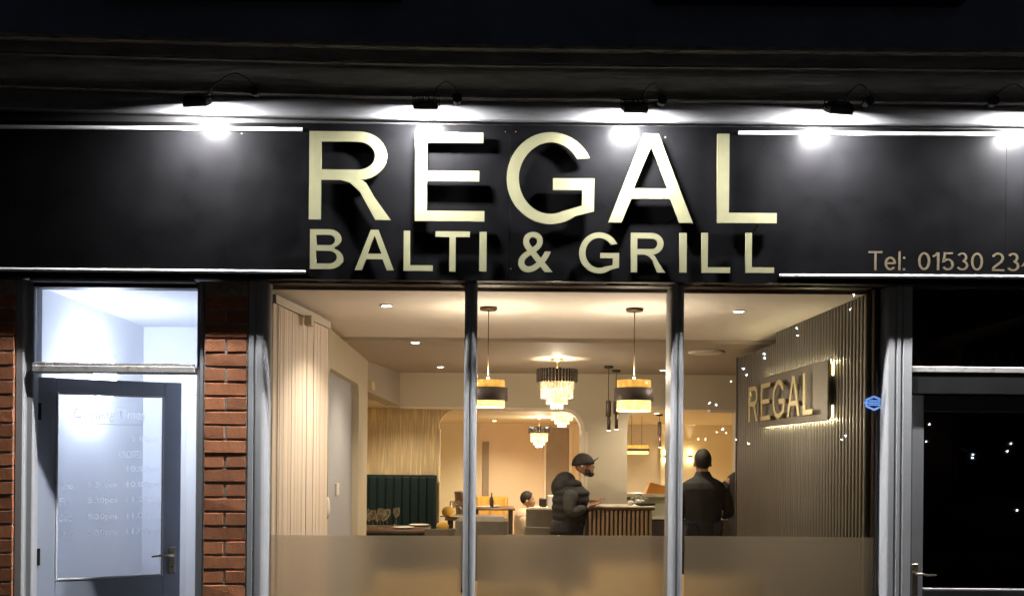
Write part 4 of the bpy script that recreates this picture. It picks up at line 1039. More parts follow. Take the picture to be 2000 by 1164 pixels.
# long banded lamp on two cords
q = W(1244.5, 878, 13.2)
t = thing('bar_pendant', 'small wide pendant with a dark band on two cords in the right arch', 'pendant lamp', tuple(q))
MB().bbox(-.142, .142, -.09, .09, .015, .060, .01).build('upper_glass', M['amber'], t)
MB().bbox(-.150, .150, -.098, .098, -.018, .0145, .004).build('dark_band', M['shade_dark'], t)
MB().bbox(-.142, .142, -.09, .09, -.062, -.0185, .01).build('lower_glass', M['amber_bright'], t)
for s_ in (-.08, .06): MB().tube([(s_, 0, .06), (s_, 0, CZ3 - q.z)], .003, 5).build('cord', M['blackbrown'], t)
lamp('pendant_light', 'POINT', t, (0, 0, -.11), 6, WARM, .05)
for px, lb_ in ((1301, 'up and down wall light just left of the second mullion'), (1348, 'up and down wall light just right of the second mullion')):
    q = W(px, 891, 16.38)
    t = thing('wall_light', lb_, 'wall light', (q.x, 11.38, q.z), group='up and down wall lights in the back room')
    MB().bbox(-.03, .03, -.03, .058, -.025, .025, .006).build('body', M['brass'], t)
    MB().sphere((0, 0, .062), .042, 12, 8, (1, .7, 1.15)).build('bulb', M['bulb'], t)
    MB().sphere((0, 0, -.066), .042, 12, 8, (1, .7, 1.15)).build('bulb', M['bulb'], t)
    lamp('wall_light_beam', 'SPOT', t, (0, -.005, .10), 40, WARM, .02, rot=(PI + R(-4), 0, 0), spot=R(34), blend=.8)
    lamp('wall_light_beam', 'SPOT', t, (0, -.005, -.10), 40, WARM, .02, rot=(R(4), 0, 0), spot=R(34), blend=.8)
for i, (x_, y_) in enumerate(((-2.3, 5.6), (-.9, 5.75), (.6, 6.6), (2.2, 7.2), (-1.6, 9.5), (.2, 10.2), (1.2, 9.3), (3.0, 9.8))):  # lamps added to brighten the back room
    t = thing('downlight', ['warm downlight over the gold wallpapered booth', 'warm downlight just behind the sloping header', 'warm downlight inside the left arch', 'warm downlight inside the right arch',
              'warm downlight over the far left corner of the back room', 'warm downlight before the peach wall', 'warm downlight before the brown door', 'warm downlight before the wall lights'][i], 'downlight', (x_, y_, CZ3), group='recessed downlights of the back room')
    MB().lathe([(.04, -.0005), (.04, -.006), (.030, -.008)], n=14).build('bezel', M['plastic_white'], t)
    MB().lathe([(.029, -.011), (.029, -.0085)], n=12).build('lens', M['bulb'], t)
    lamp('downlight_beam', 'SPOT', t, (0, 0, -.03), [95, 80, 80, 100, 110, 140, 140, 190][i], (1, .82, .60), .03, spot=R(150), blend=.7)
# ================================================================ FURNITURE
def wine_glass_mesh(h_=.21):
    s_ = h_ / .21
    pr = [(.034, 0), (.030, .003), (.004, .008), (.0035, .095), (.012, .105), (.032, .13), (.038, .155), (.036, .18), (.030, .21)]
    mb = MB(); n = 14
    mb.ring([[(r * s_ * math.cos(2 * PI * i / n), r * s_ * math.sin(2 * PI * i / n), z * s_) for i in range(n)] for r, z in pr], True, False)
    return mb.mesh('wine_glass')
WG = wine_glass_mesh()
def wine(x, y, z, label, s_=1.0):
    o = link('wine_glass', WG, M['wine'], None, loc=(x, y, z)); o.scale = (s_,) * 3
    tag(o, label, 'wine glass', 'wine glasses set on the tables'); return o
def plate(x, y, z, r, label):
    mb = MB(); n = 24
    mb.ring([[(q_ * math.cos(2 * PI * i / n), q_ * math.sin(2 * PI * i / n), zz) for i in range(n)] for q_, zz in ((r * .55, 0), (r * .62, .004), (r, .016), (r, .020), (r * .62, .009), (.001, .008))], True, True)
    return tag(mb.build('plate', M['china'], None, loc=(x, y, z)), label, 'plate', 'white plates set on the tables')
def table(x0, x1, y0, y1, zt, label, group='restaurant dining tables'):
    t = thing('dining_table', label, 'table', ((x0 + x1) / 2, (y0 + y1) / 2, 0), group=group)
    hx_, hy = (x1 - x0) / 2, (y1 - y0) / 2
    MB().bbox(-hx_, hx_, -hy, hy, zt - .03, zt, .008).build('tabletop', M['tabletop'], t)
    for sx in (-1, 1):
        for sy in (-1, 1): MB().bbox(sx * (hx_ - .06) - .025, sx * (hx_ - .06) + .025, sy * (hy - .06) - .025, sy * (hy - .06) + .025, 0, zt - .031, .004).build('leg', M['blackbrown'], t)
    return t
def chair(x, y, rz, m_, label, w_=.46, zt=.86, group=None, arms=False):
    t = thing('dining_chair', label, 'chair', (x, y, 0), (0, 0, rz), group=group)
    MB().bbox(-w_ / 2, w_ / 2, -.23, .22, .40, .48, .03).build('seat', m_, t)
    # curved backrest (at +y side, facing -y)
    mb = MB(); rings = []
    for zz, th, lean in ((.44, .05, 0), (.60, .055, .02), (zt - .05, .05, .05), (zt - .012, .035, .058), (zt, .01, .06)):
        outer = [(w_ / 2 * 1.04 * math.sin(R(a)), .235 + lean - .10 * (1 - math.cos(R(a))) * 1.3) for a in range(-80, 81, 16)]
        inner = [((w_ / 2 * 1.04 - th) * math.sin(R(a)), .235 + lean - th - .10 * (1 - math.cos(R(a))) * 1.3) for a in range(80, -81, -16)]
        rings.append([(px_, py_, zz) for px_, py_ in outer + inner])
    mb.ring(rings, True, True).build('backrest', m_, t)
    for sx in (-1, 1):
        for sy in (-.19, .18): MB().tube([(sx * (w_ / 2 - .04), sy, .41), (sx * (w_ / 2 - .015), sy * 1.1, 0)], [.018, .011], 8).build('leg', M['blackbrown'], t)
        if arms: MB().bbox(sx * (w_ / 2 + .02) - .035, sx * (w_ / 2 + .02) + .035, -.20, .16, .42, .64, .03).build('armrest', m_, t)
    return t
# booth bench: tall channelled back
bb = thing('booth_bench', 'tall dark teal upholstered booth back below the gold wallpaper', 'booth', (X(784, 11.4), 6.45, 0))
bxa, bxb = X(714, 11.4) - .55, X(853, 11.4)
btop = Z(784, 927, 11.4)
rel(bb, MB().bbox(bxa, bxb, 6.43, 6.52, 0, btop, .012)).build('back_panel', M['teal'], bb)
nch = 14; cwid = (bxb - bxa - .02) / nch
chm = MB().bbox(-cwid / 2 + .001, cwid / 2 - .001, -.03, .0295, .0, btop - .50, .014).mesh('back_channel')
for i in range(nch): link('back_channel', chm, M['teal'], bb, loc=(bxa + .01 + cwid * (i + .5) - bb.location.x, 6.40 - 6.45, .48))
rel(bb, MB().bbox(bxa, bxb, 5.95, 6.365, .12, .47, .04)).build('seat', M['teal'], bb)
rel(bb, MB().box(bxa + .02, bxb - .02, 6.0, 6.42, 0, .119)).build('plinth', M['blackbrown'], bb)
T1 = .815
table(X(690, 10.3), X(838, 10.3), 4.72 + .35, 5.86, T1, 'dark dining table laid with glasses and plates before the teal booth')
for i, (px, y_, s_, lb_) in enumerate(((775, 5.62, 1.0, 'tallest clear wine glass, rightmost on the table by the teal booth'), (757, 5.45, .98, 'wine glass second from the right on the table by the teal booth'),
      (744, 5.70, .95, 'wine glass third from the right on the table by the teal booth'), (729, 5.30, .95, 'wine glass near the left end of the table by the teal booth'), (716, 5.55, .92, 'leftmost wine glass, cut by the edge of the side wall'),
      (738, 5.18, .80, 'low wine glass at the front of the table by the teal booth'), (750, 5.20, .84, 'front wine glass in the middle of the group by the teal booth'), (722, 5.14, .85, 'front left wine glass of the group by the teal booth'))):
    wine(X(px, DIST + y_), y_, T1, lb_, s_)
plate(X(820, 10.75), 5.75, T1, .115, 'white plate at the far side of the table by the teal booth')
plate(X(790, 10.35), 5.35, T1, .115, 'white plate at the near side of the table by the teal booth')
# grey chair with yellow cushion between the tables
chair(X(852, 10.45), 5.30, R(200), M['greychair'], 'rounded grey chair holding a mustard cushion, left of the first mullion', .34, .84)
MB().sphere((0, 0, 0), .062, 14, 10, (1.05, .55, .85)).build('cushion', M['mustard'], None, loc=(X(866, 10.2), 5.15, .855))
tag(bpy.data.objects['cushion'], 'mustard cushion resting on the rounded grey chair', 'cushion')
table(X(872, 13.0), X(990, 13.0), 7.55, 8.5, .79, 'dark dining table with yellow napkins behind the first mullion')
for px, y_, s_, lb_ in ((884, 7.9, 1.0, 'wine glass beside the yellow napkin on the table left of the first mullion'), (893, 8.1, 1.0, 'middle wine glass on the table left of the first mullion'), (902, 7.8, 1.0, 'wine glass touching the first mullion in view')):
    wine(X(px, DIST + y_), y_, .79, lb_, s_)
def napkin(px, y_, z, s_, label):
    mb = MB(); n = 14
    mb.ring([[(r * s_ * (1 + .18 * math.sin(3 * a_)) * math.cos(a_), r * s_ * (1 + .15 * math.cos(2 * a_)) * math.sin(a_), zz * s_) for a_ in [2 * PI * i / n for i in range(n)]] for r, zz in ((.03, 0), (.065, .03), (.075, .075), (.05, .115), (.01, .13))], True, True)
    return tag(mb.build('napkin', M['mustard'], None, loc=(X(px, DIST + y_), y_, z)), label, 'napkin', 'folded yellow napkins')
napkin(876, 7.75, .79, 1.1, 'folded yellow napkin standing on the table left of the first mullion')
plate(X(895, 12.75), 7.70, .79, .13, 'white plate by the yellow napkin left of the first mullion')
plate(X(866, 12.9), 7.8, .79, .05, 'small side plate at the left end of the table with the yellow napkin')
# sofa between first mullion and the seated figure
sf = thing('sofa', 'low grey sofa back facing the window between mullion and seated person', 'sofa', (X(950, 11.4), 6.4, 0))
MB().bbox(-.36, .26, -.08, .08, .05, .885, .05).build('backrest', M['greychair'], sf)
MB().bbox(-.36, .26, .081, .62, .05, .43, .04).build('seat', M['greychair'], sf)
MB().bbox(.261, .34, -.06, .62, .05, .62, .03).build('armrest', M['blackbrown'], sf)
MB().box(-.34, .32, -.06, .6, 0, .049).build('plinth', M['blackbrown'], sf)
table(X(925, 15.2), X(1006, 15.2), 9.9, 10.7, .80, 'far dark table with white plates before the peach wall')
plate(X(944, 15.1), 10.1, .80, .13, 'white plate at the left of the far table'); plate(X(965, 15.3), 10.35, .80, .12, 'white plate at the right of the far table')
cg = 'mustard yellow dining chairs'
chair(X(949, 16.1), 11.0, 0, M['mustard'], 'mustard chair behind the far table, left of the bottle', .30, .93, cg)
chair(X(975, 16.1), 11.0, 0, M['mustard'], 'mustard chair behind the far table, right of the bottle', .30, .93, cg)
chair(X(938, 14.4), 9.25, PI, M['mustard'], 'mustard chair in front of the far table, beside the first mullion', .34, .73, cg)
chair(X(962, 14.4), 9.25, PI, M['mustard'], 'mustard chair in front of the far table, nearer the seated person', .34, .72, cg)
MB().bbox(-.03, .03, -.03, .03, 0, .62, .01).lathe([(.012, .6), (.03, .66)], n=10).build('chair_post', M['blackbrown'], None, loc=(X(928, 14.7), 9.7, .45))
o = bpy.data.objects['chair_post']; bpy.data.objects.remove(o)
chair(X(925, 14.6), 9.75, R(90), M['tabletop'], 'dark brown high backed chair emerging from behind the first mullion', .40, 1.06)
MB().lathe([(.03, 0), (.032, .10), (.022, .15), (.010, .18), (.010, .23)], n=12).build('bottle', M['blackbrown'], None, loc=(X(961, 15.2), 10.2, .80)); tag(bpy.data.objects['bottle'], 'small dark bottle between plates on the far table', 'bottle')

# grey armchairs
chair(X(1070, 11.2), 6.2, PI, M['greychair'], 'tall grey armchair behind the man in the cap', .50, 1.0, 'grey armchairs by the counter', True)
chair(X(1072, 10.1), 5.1, PI, M['greychair'], 'lower grey armchair in front of the tall one, behind the man in the cap', .50, .88, 'grey armchairs by the counter', True)
cs = thing('side_cabinet', 'pale low cabinet behind the tall grey armchair', 'cabinet', (X(1068, 12.1), 7.1, 0))
MB().bbox(-.22, .22, -.15, .15, .0, .95, .006).build('carcass', M['cream'], cs)
MB().bbox(-.24, .24, -.17, .17, .9505, .975, .004).build('top', M['counter_top'], cs)
mb = MB().bbox(-.045, .045, -.06, .06, 0, .11, .012); o = mb.build('card_reader', M['blackbrown'], None, loc=(X(1061, 12.0), 7.02, .975)); tag(o, 'small black till unit on the pale cabinet', 'till')
mb = MB().bbox(-.045, .045, -.05, .05, 0, .145, .006); o = mb.build('box', M['plastic_white'], None, loc=(X(1078, 12.0), 7.03, .975)); tag(o, 'white box beside the black till unit', 'box')

# slatted reception counter
rcn = thing('reception_counter', 'walnut slatted reception counter with a pale top, right of the man in the cap', 'counter', (X(1213, 9.1), 4.1, 0))
ca, cb = X(1149, 9.1), X(1276, 9.1); ctop = Z(1213, 988, 9.1)
rel(rcn, MB().box(ca + .01, cb - .01, 4.12, 4.50, 0, ctop - .036)).build('carcass', M['blackbrown'], rcn)
rel(rcn, MB().bbox(ca - .01, cb + .015, 4.07, 4.53, ctop - .035, ctop - .012, .003)).build('top_edge', M['tabletop'], rcn)
rel(rcn, MB().bbox(ca - .01, cb + .015, 4.07, 4.53, ctop - .0118, ctop, .002)).build('top', M['counter_top'], rcn)
ns = 15; pitch = (cb - ca) / ns
slm = MB().bbox(-pitch * .29, pitch * .29, -.016, .016, 0, ctop - .04, .003).mesh('slat')
for i in range(ns): link('slat', slm, M['slat_wood'], rcn, loc=(ca + pitch * (i + .5) - rcn.location.x, 4.103 - 4.1, 0))
q = W(1262, 988, 9.2)
ty = thing('serving_tray', 'dark oval tray on the right end of the slatted counter', 'tray', (q.x, 4.25, ctop + .001))
MB().lathe([(.06, 0), (.095, .006), (.10, .022), (.094, .022), (.06, .010)], n=20, sx=1, sy=.7).build('bowl', M['blackbrown'], ty)
fw = thing('flower_arrangement', 'small pale pink and white flowers in a bowl on the slatted counter', 'flowers', (X(1250, 9.35), 4.35, ctop + .001))
MB().lathe([(.03, 0), (.045, .02), (.05, .045), (.04, .05)], n=14).build('bowl', M['china'], fw)
pe, lf = MB(), MB()
for i in range(46):
    a = random.uniform(0, 2 * PI); r_ = random.uniform(0, .075); c_ = (r_ * math.cos(a) * 1.25, r_ * math.sin(a) * .7, .055 + random.uniform(0, .045) * (1.2 - r_ / .075))
    for k_ in range(4):
        b_ = a + k_ * PI / 2; s_ = .012
        (pe if i % 4 else lf).add([c_, (c_[0] + s_ * math.cos(b_), c_[1] + s_ * math.sin(b_), c_[2] + .006), (c_[0] + s_ * math.cos(b_ + 1), c_[1] + s_ * math.sin(b_ + 1), c_[2] + .010)], [(0, 1, 2)])
pe.build('petals', M['china'], fw)['kind'] = 'stuff'; lf.build('leaves', M['leaf'], fw)['kind'] = 'stuff'
wb = MB().lathe([(.02, 0), (.034, .012), (.036, .03), (.02, .042), (.004, .045)], n=14).build('round_dish', M['china'], None, loc=(X(1234, 9.25), 4.3, ctop + .001)); tag(wb, 'small white round dish left of the flowers on the counter', 'dish')
# glazed bar counter behind
bc_ = thing('bar_counter', 'pale topped bar counter with a greenish glass front behind the slatted one', 'counter', (X(1330, 10.7), 5.75, 0))
ka, kb_ = X(1224, 10.7), X(1440, 10.7); kt = Z(1270, 963.5, 10.7); z1_, z2_ = Z(1270, 970, 10.7), Z(1270, 1008, 10.7)
rel(bc_, MB().bbox(ka - .02, kb_, 5.66, 6.0, z1_, kt, .004)).build('top', M['counter_top'], bc_)
rel(bc_, MB().bbox(ka, ka + .05, 5.70, 5.98, 0, z1_ - .001, .003)).build('end_post', M['brown'], bc_)
rel(bc_, MB().bbox(ka + .0505, kb_, 5.74, 5.76, z2_, z1_ - .001, .002)).build('glass_front', M['counter_panel'], bc_)
rel(bc_, MB().bbox(ka + .0505, kb_, 5.68, 5.98, z2_ - .03, z2_ - .001, .003)).build('lit_shelf', M['china'], bc_)  # plain white strip below the glass front
rel(bc_, MB().bbox(ka + .0505, kb_, 5.70, 5.98, 0, z2_ - .031, .003)).build('base', M['counter_dark'], bc_)
ms = thing('menu_holder', 'orange sloping menu holder on the bar counter beside the second mullion', 'menu holder', (X(1285, 10.8), 5.8, kt + .001))
MB().prism_y([(-.14, 0), (-.10, .11), (.16, .05), (.16, 0)], -.07, .07).build('slope', M['orange'], ms)
MB().prism_y([(-.10, .1105), (-.095, .122), (.165, .062), (.16, .0505)], -.075, .075).build('cover', M['orange'], ms)

# ================================================================ PEOPLE
def skin(name, joints, edges, root=0, sub=1):
    me = bpy.data.meshes.new(name); me.from_pydata([j[0] for j in joints], edges, [])
    o = bpy.data.objects.new(name, me); C.objects.link(o)
    me.skin_vertices.new() if hasattr(me.skin_vertices, 'new') and not me.skin_vertices else None
    md = o.modifiers.new('Skin', 'SKIN'); md.use_smooth_shade = True
    if not me.skin_vertices:
        bpy.context.view_layer.objects.active = o
    for i, j in enumerate(joints):
        r = j[1]; me.skin_vertices[0].data[i].radius = r if isinstance(r, tuple) else (r, r)
        me.skin_vertices[0].data[i].use_root = (i == root)
    ms_ = o.modifiers.new('Sub', 'SUBSURF'); ms_.levels = sub; ms_.render_levels = sub
    dg = bpy.context.evaluated_depsgraph_get(); out = bpy.data.meshes.new_from_object(o.evaluated_get(dg))
    bpy.data.objects.remove(o); return out
def merge(parts, name, voxel=.010, smooth_it=2):
    """join meshes and voxel remesh them into one continuous skin"""
    bm = bmesh.new()
    for p in parts: bm.from_mesh(p)
    me = bpy.data.meshes.new(name); bm.to_mesh(me); bm.free()
    o = bpy.data.objects.new(name, me); C.objects.link(o)
    r = o.modifiers.new('R', 'REMESH'); r.mode = 'VOXEL'; r.voxel_size = voxel; r.use_smooth_shade = True
    s_ = o.modifiers.new('S', 'SMOOTH'); s_.iterations = smooth_it; s_.factor = .5
    dg = bpy.context.evaluated_depsgraph_get(); out = bpy.data.meshes.new_from_object(o.evaluated_get(dg)); out.materials.clear()
    bpy.data.objects.remove(o); return out
def head_mesh(c, s_=1.0, fwd=(1, 0, 0), pitch=0.0):
    """a head centred on c looking along local +x (skull, jaw, nose, brow, ears)"""
    mb = MB()
    mb.sphere((0, 0, .02), .092, 18, 12, (1.05, .82, 1.12))          # skull
    mb.sphere((.035, 0, -.055), .062, 14, 10, (1.0, .86, 1.05))      # face and jaw
    mb.sphere((.060, 0, -.092), .030, 10, 8, (1.0, 1.0, .85))        # chin
    mb.sphere((.082, 0, .014), .030, 10, 6, (.6, 1.5, .5))           # brow
    mb.add([(.088, -.010, .008), (.088, .010, .008), (.118, -.009, -.034), (.118, .009, -.034), (.085, -.016, -.042), (.085, .016, -.042), (.075, 0, 0)],
           [(0, 1, 3, 2), (2, 3, 5, 4), (0, 2, 4), (1, 5, 3), (0, 4, 6), (1, 6, 5), (0, 6, 1), (4, 5, 6)])
    mb.sphere((.090, 0, -.060), .014, 8, 6, (.7, 1.5, .5)); mb.sphere((.088, 0, -.071), .013, 8, 6, (.7, 1.3, .5))
    for sy in (-1, 1): mb.sphere((.0, sy * .080, -.018), .026, 8, 6, (.65, .35, 1.1)); mb.sphere((.062, sy * .042, -.030), .022, 8, 6, (.7, .8, .8))
    me = mb.mesh('head'); Mx = Matrix.Translation(c) @ Matrix.Rotation(-pitch, 4, 'Y') @ Matrix.Scale(s_, 4)
    me.transform(Mx); return me, Mx
def hand_mesh(wrist, direc, palm_up=True, side=1, s_=1.0):
    """palm and five separate bent fingers; direc = pointing direction in the x-y-z frame"""
    d = Vector(direc).normalized(); up = Vector((0, 0, 1)); lat = d.cross(up).normalized(); nrm = lat.cross(d).normalized()
    w_ = Vector(wrist); P = []
    palm = [(w_, (.022, .018)), (w_ + d * .045, (.030, .016)), (w_ + d * .085, (.036, .014))]
    P.append(skin('palm', palm, [(0, 1), (1, 2)], 0, 1))
    cu = 1 if palm_up else -1
    for k_, (off, ln) in enumerate(((-.030, .070), (-.010, .080), (.010, .076), (.029, .060))):
        b0 = w_ + d * .078 + lat * off
        pts = [b0, b0 + d * ln * .45 + nrm * .004 * cu, b0 + d * ln * .75 + nrm * .014 * cu, b0 + d * ln * .92 + nrm * .028 * cu]
        P.append(skin('finger', [(p, r) for p, r in zip(pts, (.0095, .0088, .0082, .0070))], [(0, 1), (1, 2), (2, 3)], 0, 1))
    b0 = w_ + d * .03 + lat * (-.026 * side)
    pts = [b0, b0 + d * .03 + lat * (-.022 * side), b0 + d * .062 + lat * (-.032 * side) + nrm * .01]
    P.append(skin('thumb', [(p, r) for p, r in zip(pts, (.012, .0105, .0085))], [(0, 1), (1, 2)], 0, 1))
    return P
def loft(sections, n=20, name='cloth'):
    """sections: (cx, cy, cz, rx, ry); superellipse rings joined into a garment"""
    rings = []
    for cx, cy_, cz_, rx, ry in sections:
        ring = []
        for i in range(n):
            a = 2 * PI * i / n; c, s_ = math.cos(a), math.sin(a)
            ring.append((cx + rx * math.copysign(abs(c) ** .85, c), cy_ + ry * math.copysign(abs(s_) ** .85, s_), cz_))
        rings.append(ring)
    return MB().ring(rings, True, True).mesh(name)
def human(name_label, loc, rz, H, P, cloth, trousers, skin_m, hair_m, extra=None, group=None, seated=False):
    """P: pose joints in the local frame (x forward, y left). Body is one surface, clothes are children."""
    t = thing('person', name_label, 'person', loc, (0, 0, rz))
    J = P; k_ = H / 1.72
    jl = [(J['pelvis'], (.115 * k_, .14 * k_)), (J['waist'], (.100 * k_, .125 * k_)), (J['chest'], (.115 * k_, .155 * k_)), (J['neck0'], (.062 * k_, .07 * k_)), (J['neck1'], (.060 * k_, .060 * k_)), (J['head'], (.05 * k_, .05 * k_))]
    ed = [(0, 1), (1, 2), (2, 3), (3, 4), (4, 5)]
    for s_ in ('r', 'l'):
        b = len(jl)
        jl += [(J['sho_' + s_], .058 * k_), (J['elb_' + s_], .040 * k_), (J['wri_' + s_], .026 * k_)]
        ed += [(2, b), (b, b + 1), (b + 1, b + 2)]
        b = len(jl)
        jl += [(J['hip_' + s_], .088 * k_), (J['kne_' + s_], .058 * k_), (J['ank_' + s_], .040 * k_), (J['toe_' + s_], (.040 * k_, .030 * k_))]
        ed += [(0, b), (b, b + 1), (b + 1, b + 2), (b + 2, b + 3)]
    parts = [skin('body', jl, ed, 0, 1)]
    hm, Mx = head_mesh(Vector(J['head']), k_ * J.get('hs', 1.0), pitch=J.get('pitch', 0)); parts.append(hm)
    for s_, sg_ in (('r', 1), ('l', -1)):
        d = Vector(J['hand_' + s_]) - Vector(J['wri_' + s_])
        parts += hand_mesh(J['wri_' + s_], d, J.get('palm_up', True), sg_, k_)
    body = link('body', merge(parts, 'body', .0085), skin_m, t)
    # eyes
    for sy in (-1, 1):
        e = MB().sphere((0, 0, 0), .0115, 8, 6).mesh('eye'); e.transform(Mx @ Matrix.Translation((.078, sy * .034, -.006)))
        link('eye', e, M['china'], t)
    # trousers
    tr = [(J['pelvis'], (.135 * k_, .165 * k_))]; te = []
    for s_ in ('r', 'l'):
        b = len(tr); ak = Vector(J['ank_' + s_]) * .92 + Vector(J['kne_' + s_]) * .08
        tr += [(J['hip_' + s_], .112 * k_), (J['kne_' + s_], .080 * k_), (tuple(ak), .062 * k_)]; te += [(0, b), (b, b + 1), (b + 1, b + 2)]
    link('trousers', merge([skin('tr', tr, te, 0, 1)], 'trousers', .012), trousers, t)
    for s_ in ('r', 'l'):
        a = Vector(J['ank_' + s_]); b_ = Vector(J['toe_' + s_])
        link('shoe', skin('shoe', [(tuple(a + (a - b_) * .25), (.045, .04)), (tuple(a * .5 + b_ * .5 + Vector((0, 0, -.01))), (.048, .04)), (tuple(b_), (.042, .03))], [(0, 1), (1, 2)], 1, 1), M['lamp_black'], t)
    return t, Mx, J
def sleeve(t, J, s_, m_, r0=.078, r1=.062, r2=.048, name='sleeve', stop=.88):
    w_ = Vector(J['elb_' + s_]).lerp(Vector(J['wri_' + s_]), stop)
    sh = Vector(J['sho_' + s_]); el = Vector(J['elb_' + s_]); ms_ = sh.lerp(el, .5)
    link(name, merge([skin('s', [(tuple(sh), r0), (tuple(ms_), (r0 + r1) * .5), (tuple(el), r1), (tuple(w_), r2)], [(0, 1), (1, 2), (2, 3)], 0, 1)], name, .010, 3), m_, t)

# --- man in the cap at the counter, facing right
P1 = dict(pelvis=(-.03, 0, .88), waist=(-.03, 0, 1.02), chest=(-.01, 0, 1.22), neck0=(.035, 0, 1.36), neck1=(.075, 0, 1.42), head=(.105, 0, 1.515), pitch=R(6),
          sho_r=(-.02, -.19, 1.30), elb_r=(-.055, -.235, 1.055), wri_r=(.135, -.20, 1.135), hand_r=(.24, -.16, 1.165),
          sho_l=(.0, .19, 1.30), elb_l=(.03, .24, 1.06), wri_l=(.19, .16, 1.17), hand_l=(.29, .10, 1.175),
          hip_r=(-.03, -.09, .85), kne_r=(.0, -.10, .46), ank_r=(-.02, -.11, .09), toe_r=(.12, -.12, .04),
          hip_l=(-.03, .09, .85), kne_l=(.04, .10, .46), ank_l=(.02, .11, .09), toe_l=(.16, .12, .04), hs=.98)
t, Mx, J = human('man in a black cap and hooded puffer gilet at the slatted counter', (X(1117, 9.3), 4.22, .0), 0, 1.62, P1, None, M['navycloth'], M['skin'], None)
# gilet: padded horizontal quilting
secs = []
zz = .92
while zz < 1.345:
    k_ = (zz - .92) / .42
    puff = .012 * abs(math.sin((zz - .92) / .075 * PI))
    rx = .135 + .030 * math.sin(k_ * PI * .8) + puff; ry = .185 + .035 * math.sin(k_ * PI * .7) + puff
    if k_ > .82: f_ = 1 - (k_ - .82) / .18 * .5; rx *= f_; ry *= f_
    secs.append((-.035 + .03 * k_, 0, zz, rx, ry)); zz += .0145
gm = loft(secs, 28); link('gilet', gm, M['blackcloth'], t)
hd_ = MB()
for a in range(0, 360, 12): pass
hood = MB().sphere((-.070, 0, 1.355), .105, 20, 14, (1.0, 1.25, .95)).sphere((-.11, 0, 1.30), .10, 18, 12, (.95, 1.35, 1.15)).sphere((.0, -.10, 1.335), .07, 14, 10, (1.2, .8, .7)).sphere((.0, .10, 1.335), .07, 14, 10, (1.2, .8, .7)).mesh('hood')
link('hood', merge([hood], 'hood', .010, 4), M['blackcloth'], t)
tail = loft([(-.075, 0, .86, .135, .19), (-.065, 0, .90, .150, .20), (-.05, 0, .96, .150, .20), (-.04, 0, 1.0, .14, .19)], 24)
link('jacket_hem', tail, M['blackcloth'], t)
for s_ in ('r', 'l'): sleeve(t, J, s_, M['charcoal'], .088, .070, .046)
cap = MB()
prof = [(math.sin(PI / 2 * i / 8), math.cos(PI / 2 * i / 8)) for i in range(8, -1, -1)]
n = 26
cap.ring([[(.118 * max(r, .01) * math.cos(2 * PI * i / n) * 1.0 - .006, .096 * max(r, .01) * math.sin(2 * PI * i / n), .004 + .122 * z) for i in range(n)] for r, z in prof], True, True)
br_ = []
for i in range(13):
    a = R(-62 + 124 * i / 12); br_.append((.085 * math.cos(a) + .058 * math.cos(a) ** 2 + .016, .088 * math.sin(a), .0))
cap_top = [(x_, y_, .030 + .42 * (x_ - .08) - 1.6 * y_ * y_) for x_, y_, _ in br_]; ins = [(.095 * math.cos(R(-62 + 124 * i / 12)), .086 * math.sin(R(-62 + 124 * i / 12)), .028 - 1.2 * (.086 * math.sin(R(-62 + 124 * i / 12))) ** 2) for i in range(13)]
cm = cap.mesh('cap'); cm.transform(Mx); link('cap', cm, M['hair'], t)
bmv = MB(); nb = 13
v_ = cap_top + ins + [(a, b, c - .006) for a, b, c in cap_top] + [(a, b, c - .006) for a, b, c in ins]
f_ = []
for i in range(nb - 1):
    f_ += [(i, i + 1, nb + i + 1, nb + i), (2 * nb + i, 3 * nb + i, 3 * nb + i + 1, 2 * nb + i + 1), (i, 2 * nb + i, 2 * nb + i + 1, i + 1), (nb + i, nb + i + 1, 3 * nb + i + 1, 3 * nb + i)]
f_ += [(0, nb, 3 * nb, 2 * nb), (nb - 1, 3 * nb - 1, 4 * nb - 1, 2 * nb - 1)]
pk = bmv.add(v_, f_).mesh('cap_peak'); pk.transform(Mx); link('cap_peak', pk, M['hair'], t)
be = MB().sphere((.062, 0, -.100), .036, 12, 8, (1.1, 1.15, .8)).sphere((.03, -.045, -.075), .032, 10, 8, (1.1, .6, 1.1)).sphere((.03, .045, -.075), .032, 10, 8, (1.1, .6, 1.1)).mesh('beard')
be.transform(Mx); link('beard', merge([be], 'beard', .008, 2), M['hair'], t)
sb = MB().sphere((-.025, -.082, -.004), .011, 8, 6, (1, .4, 1)).mesh('badge'); sb.transform(Mx); link('cap_badge', sb, M['white_mark'], t)

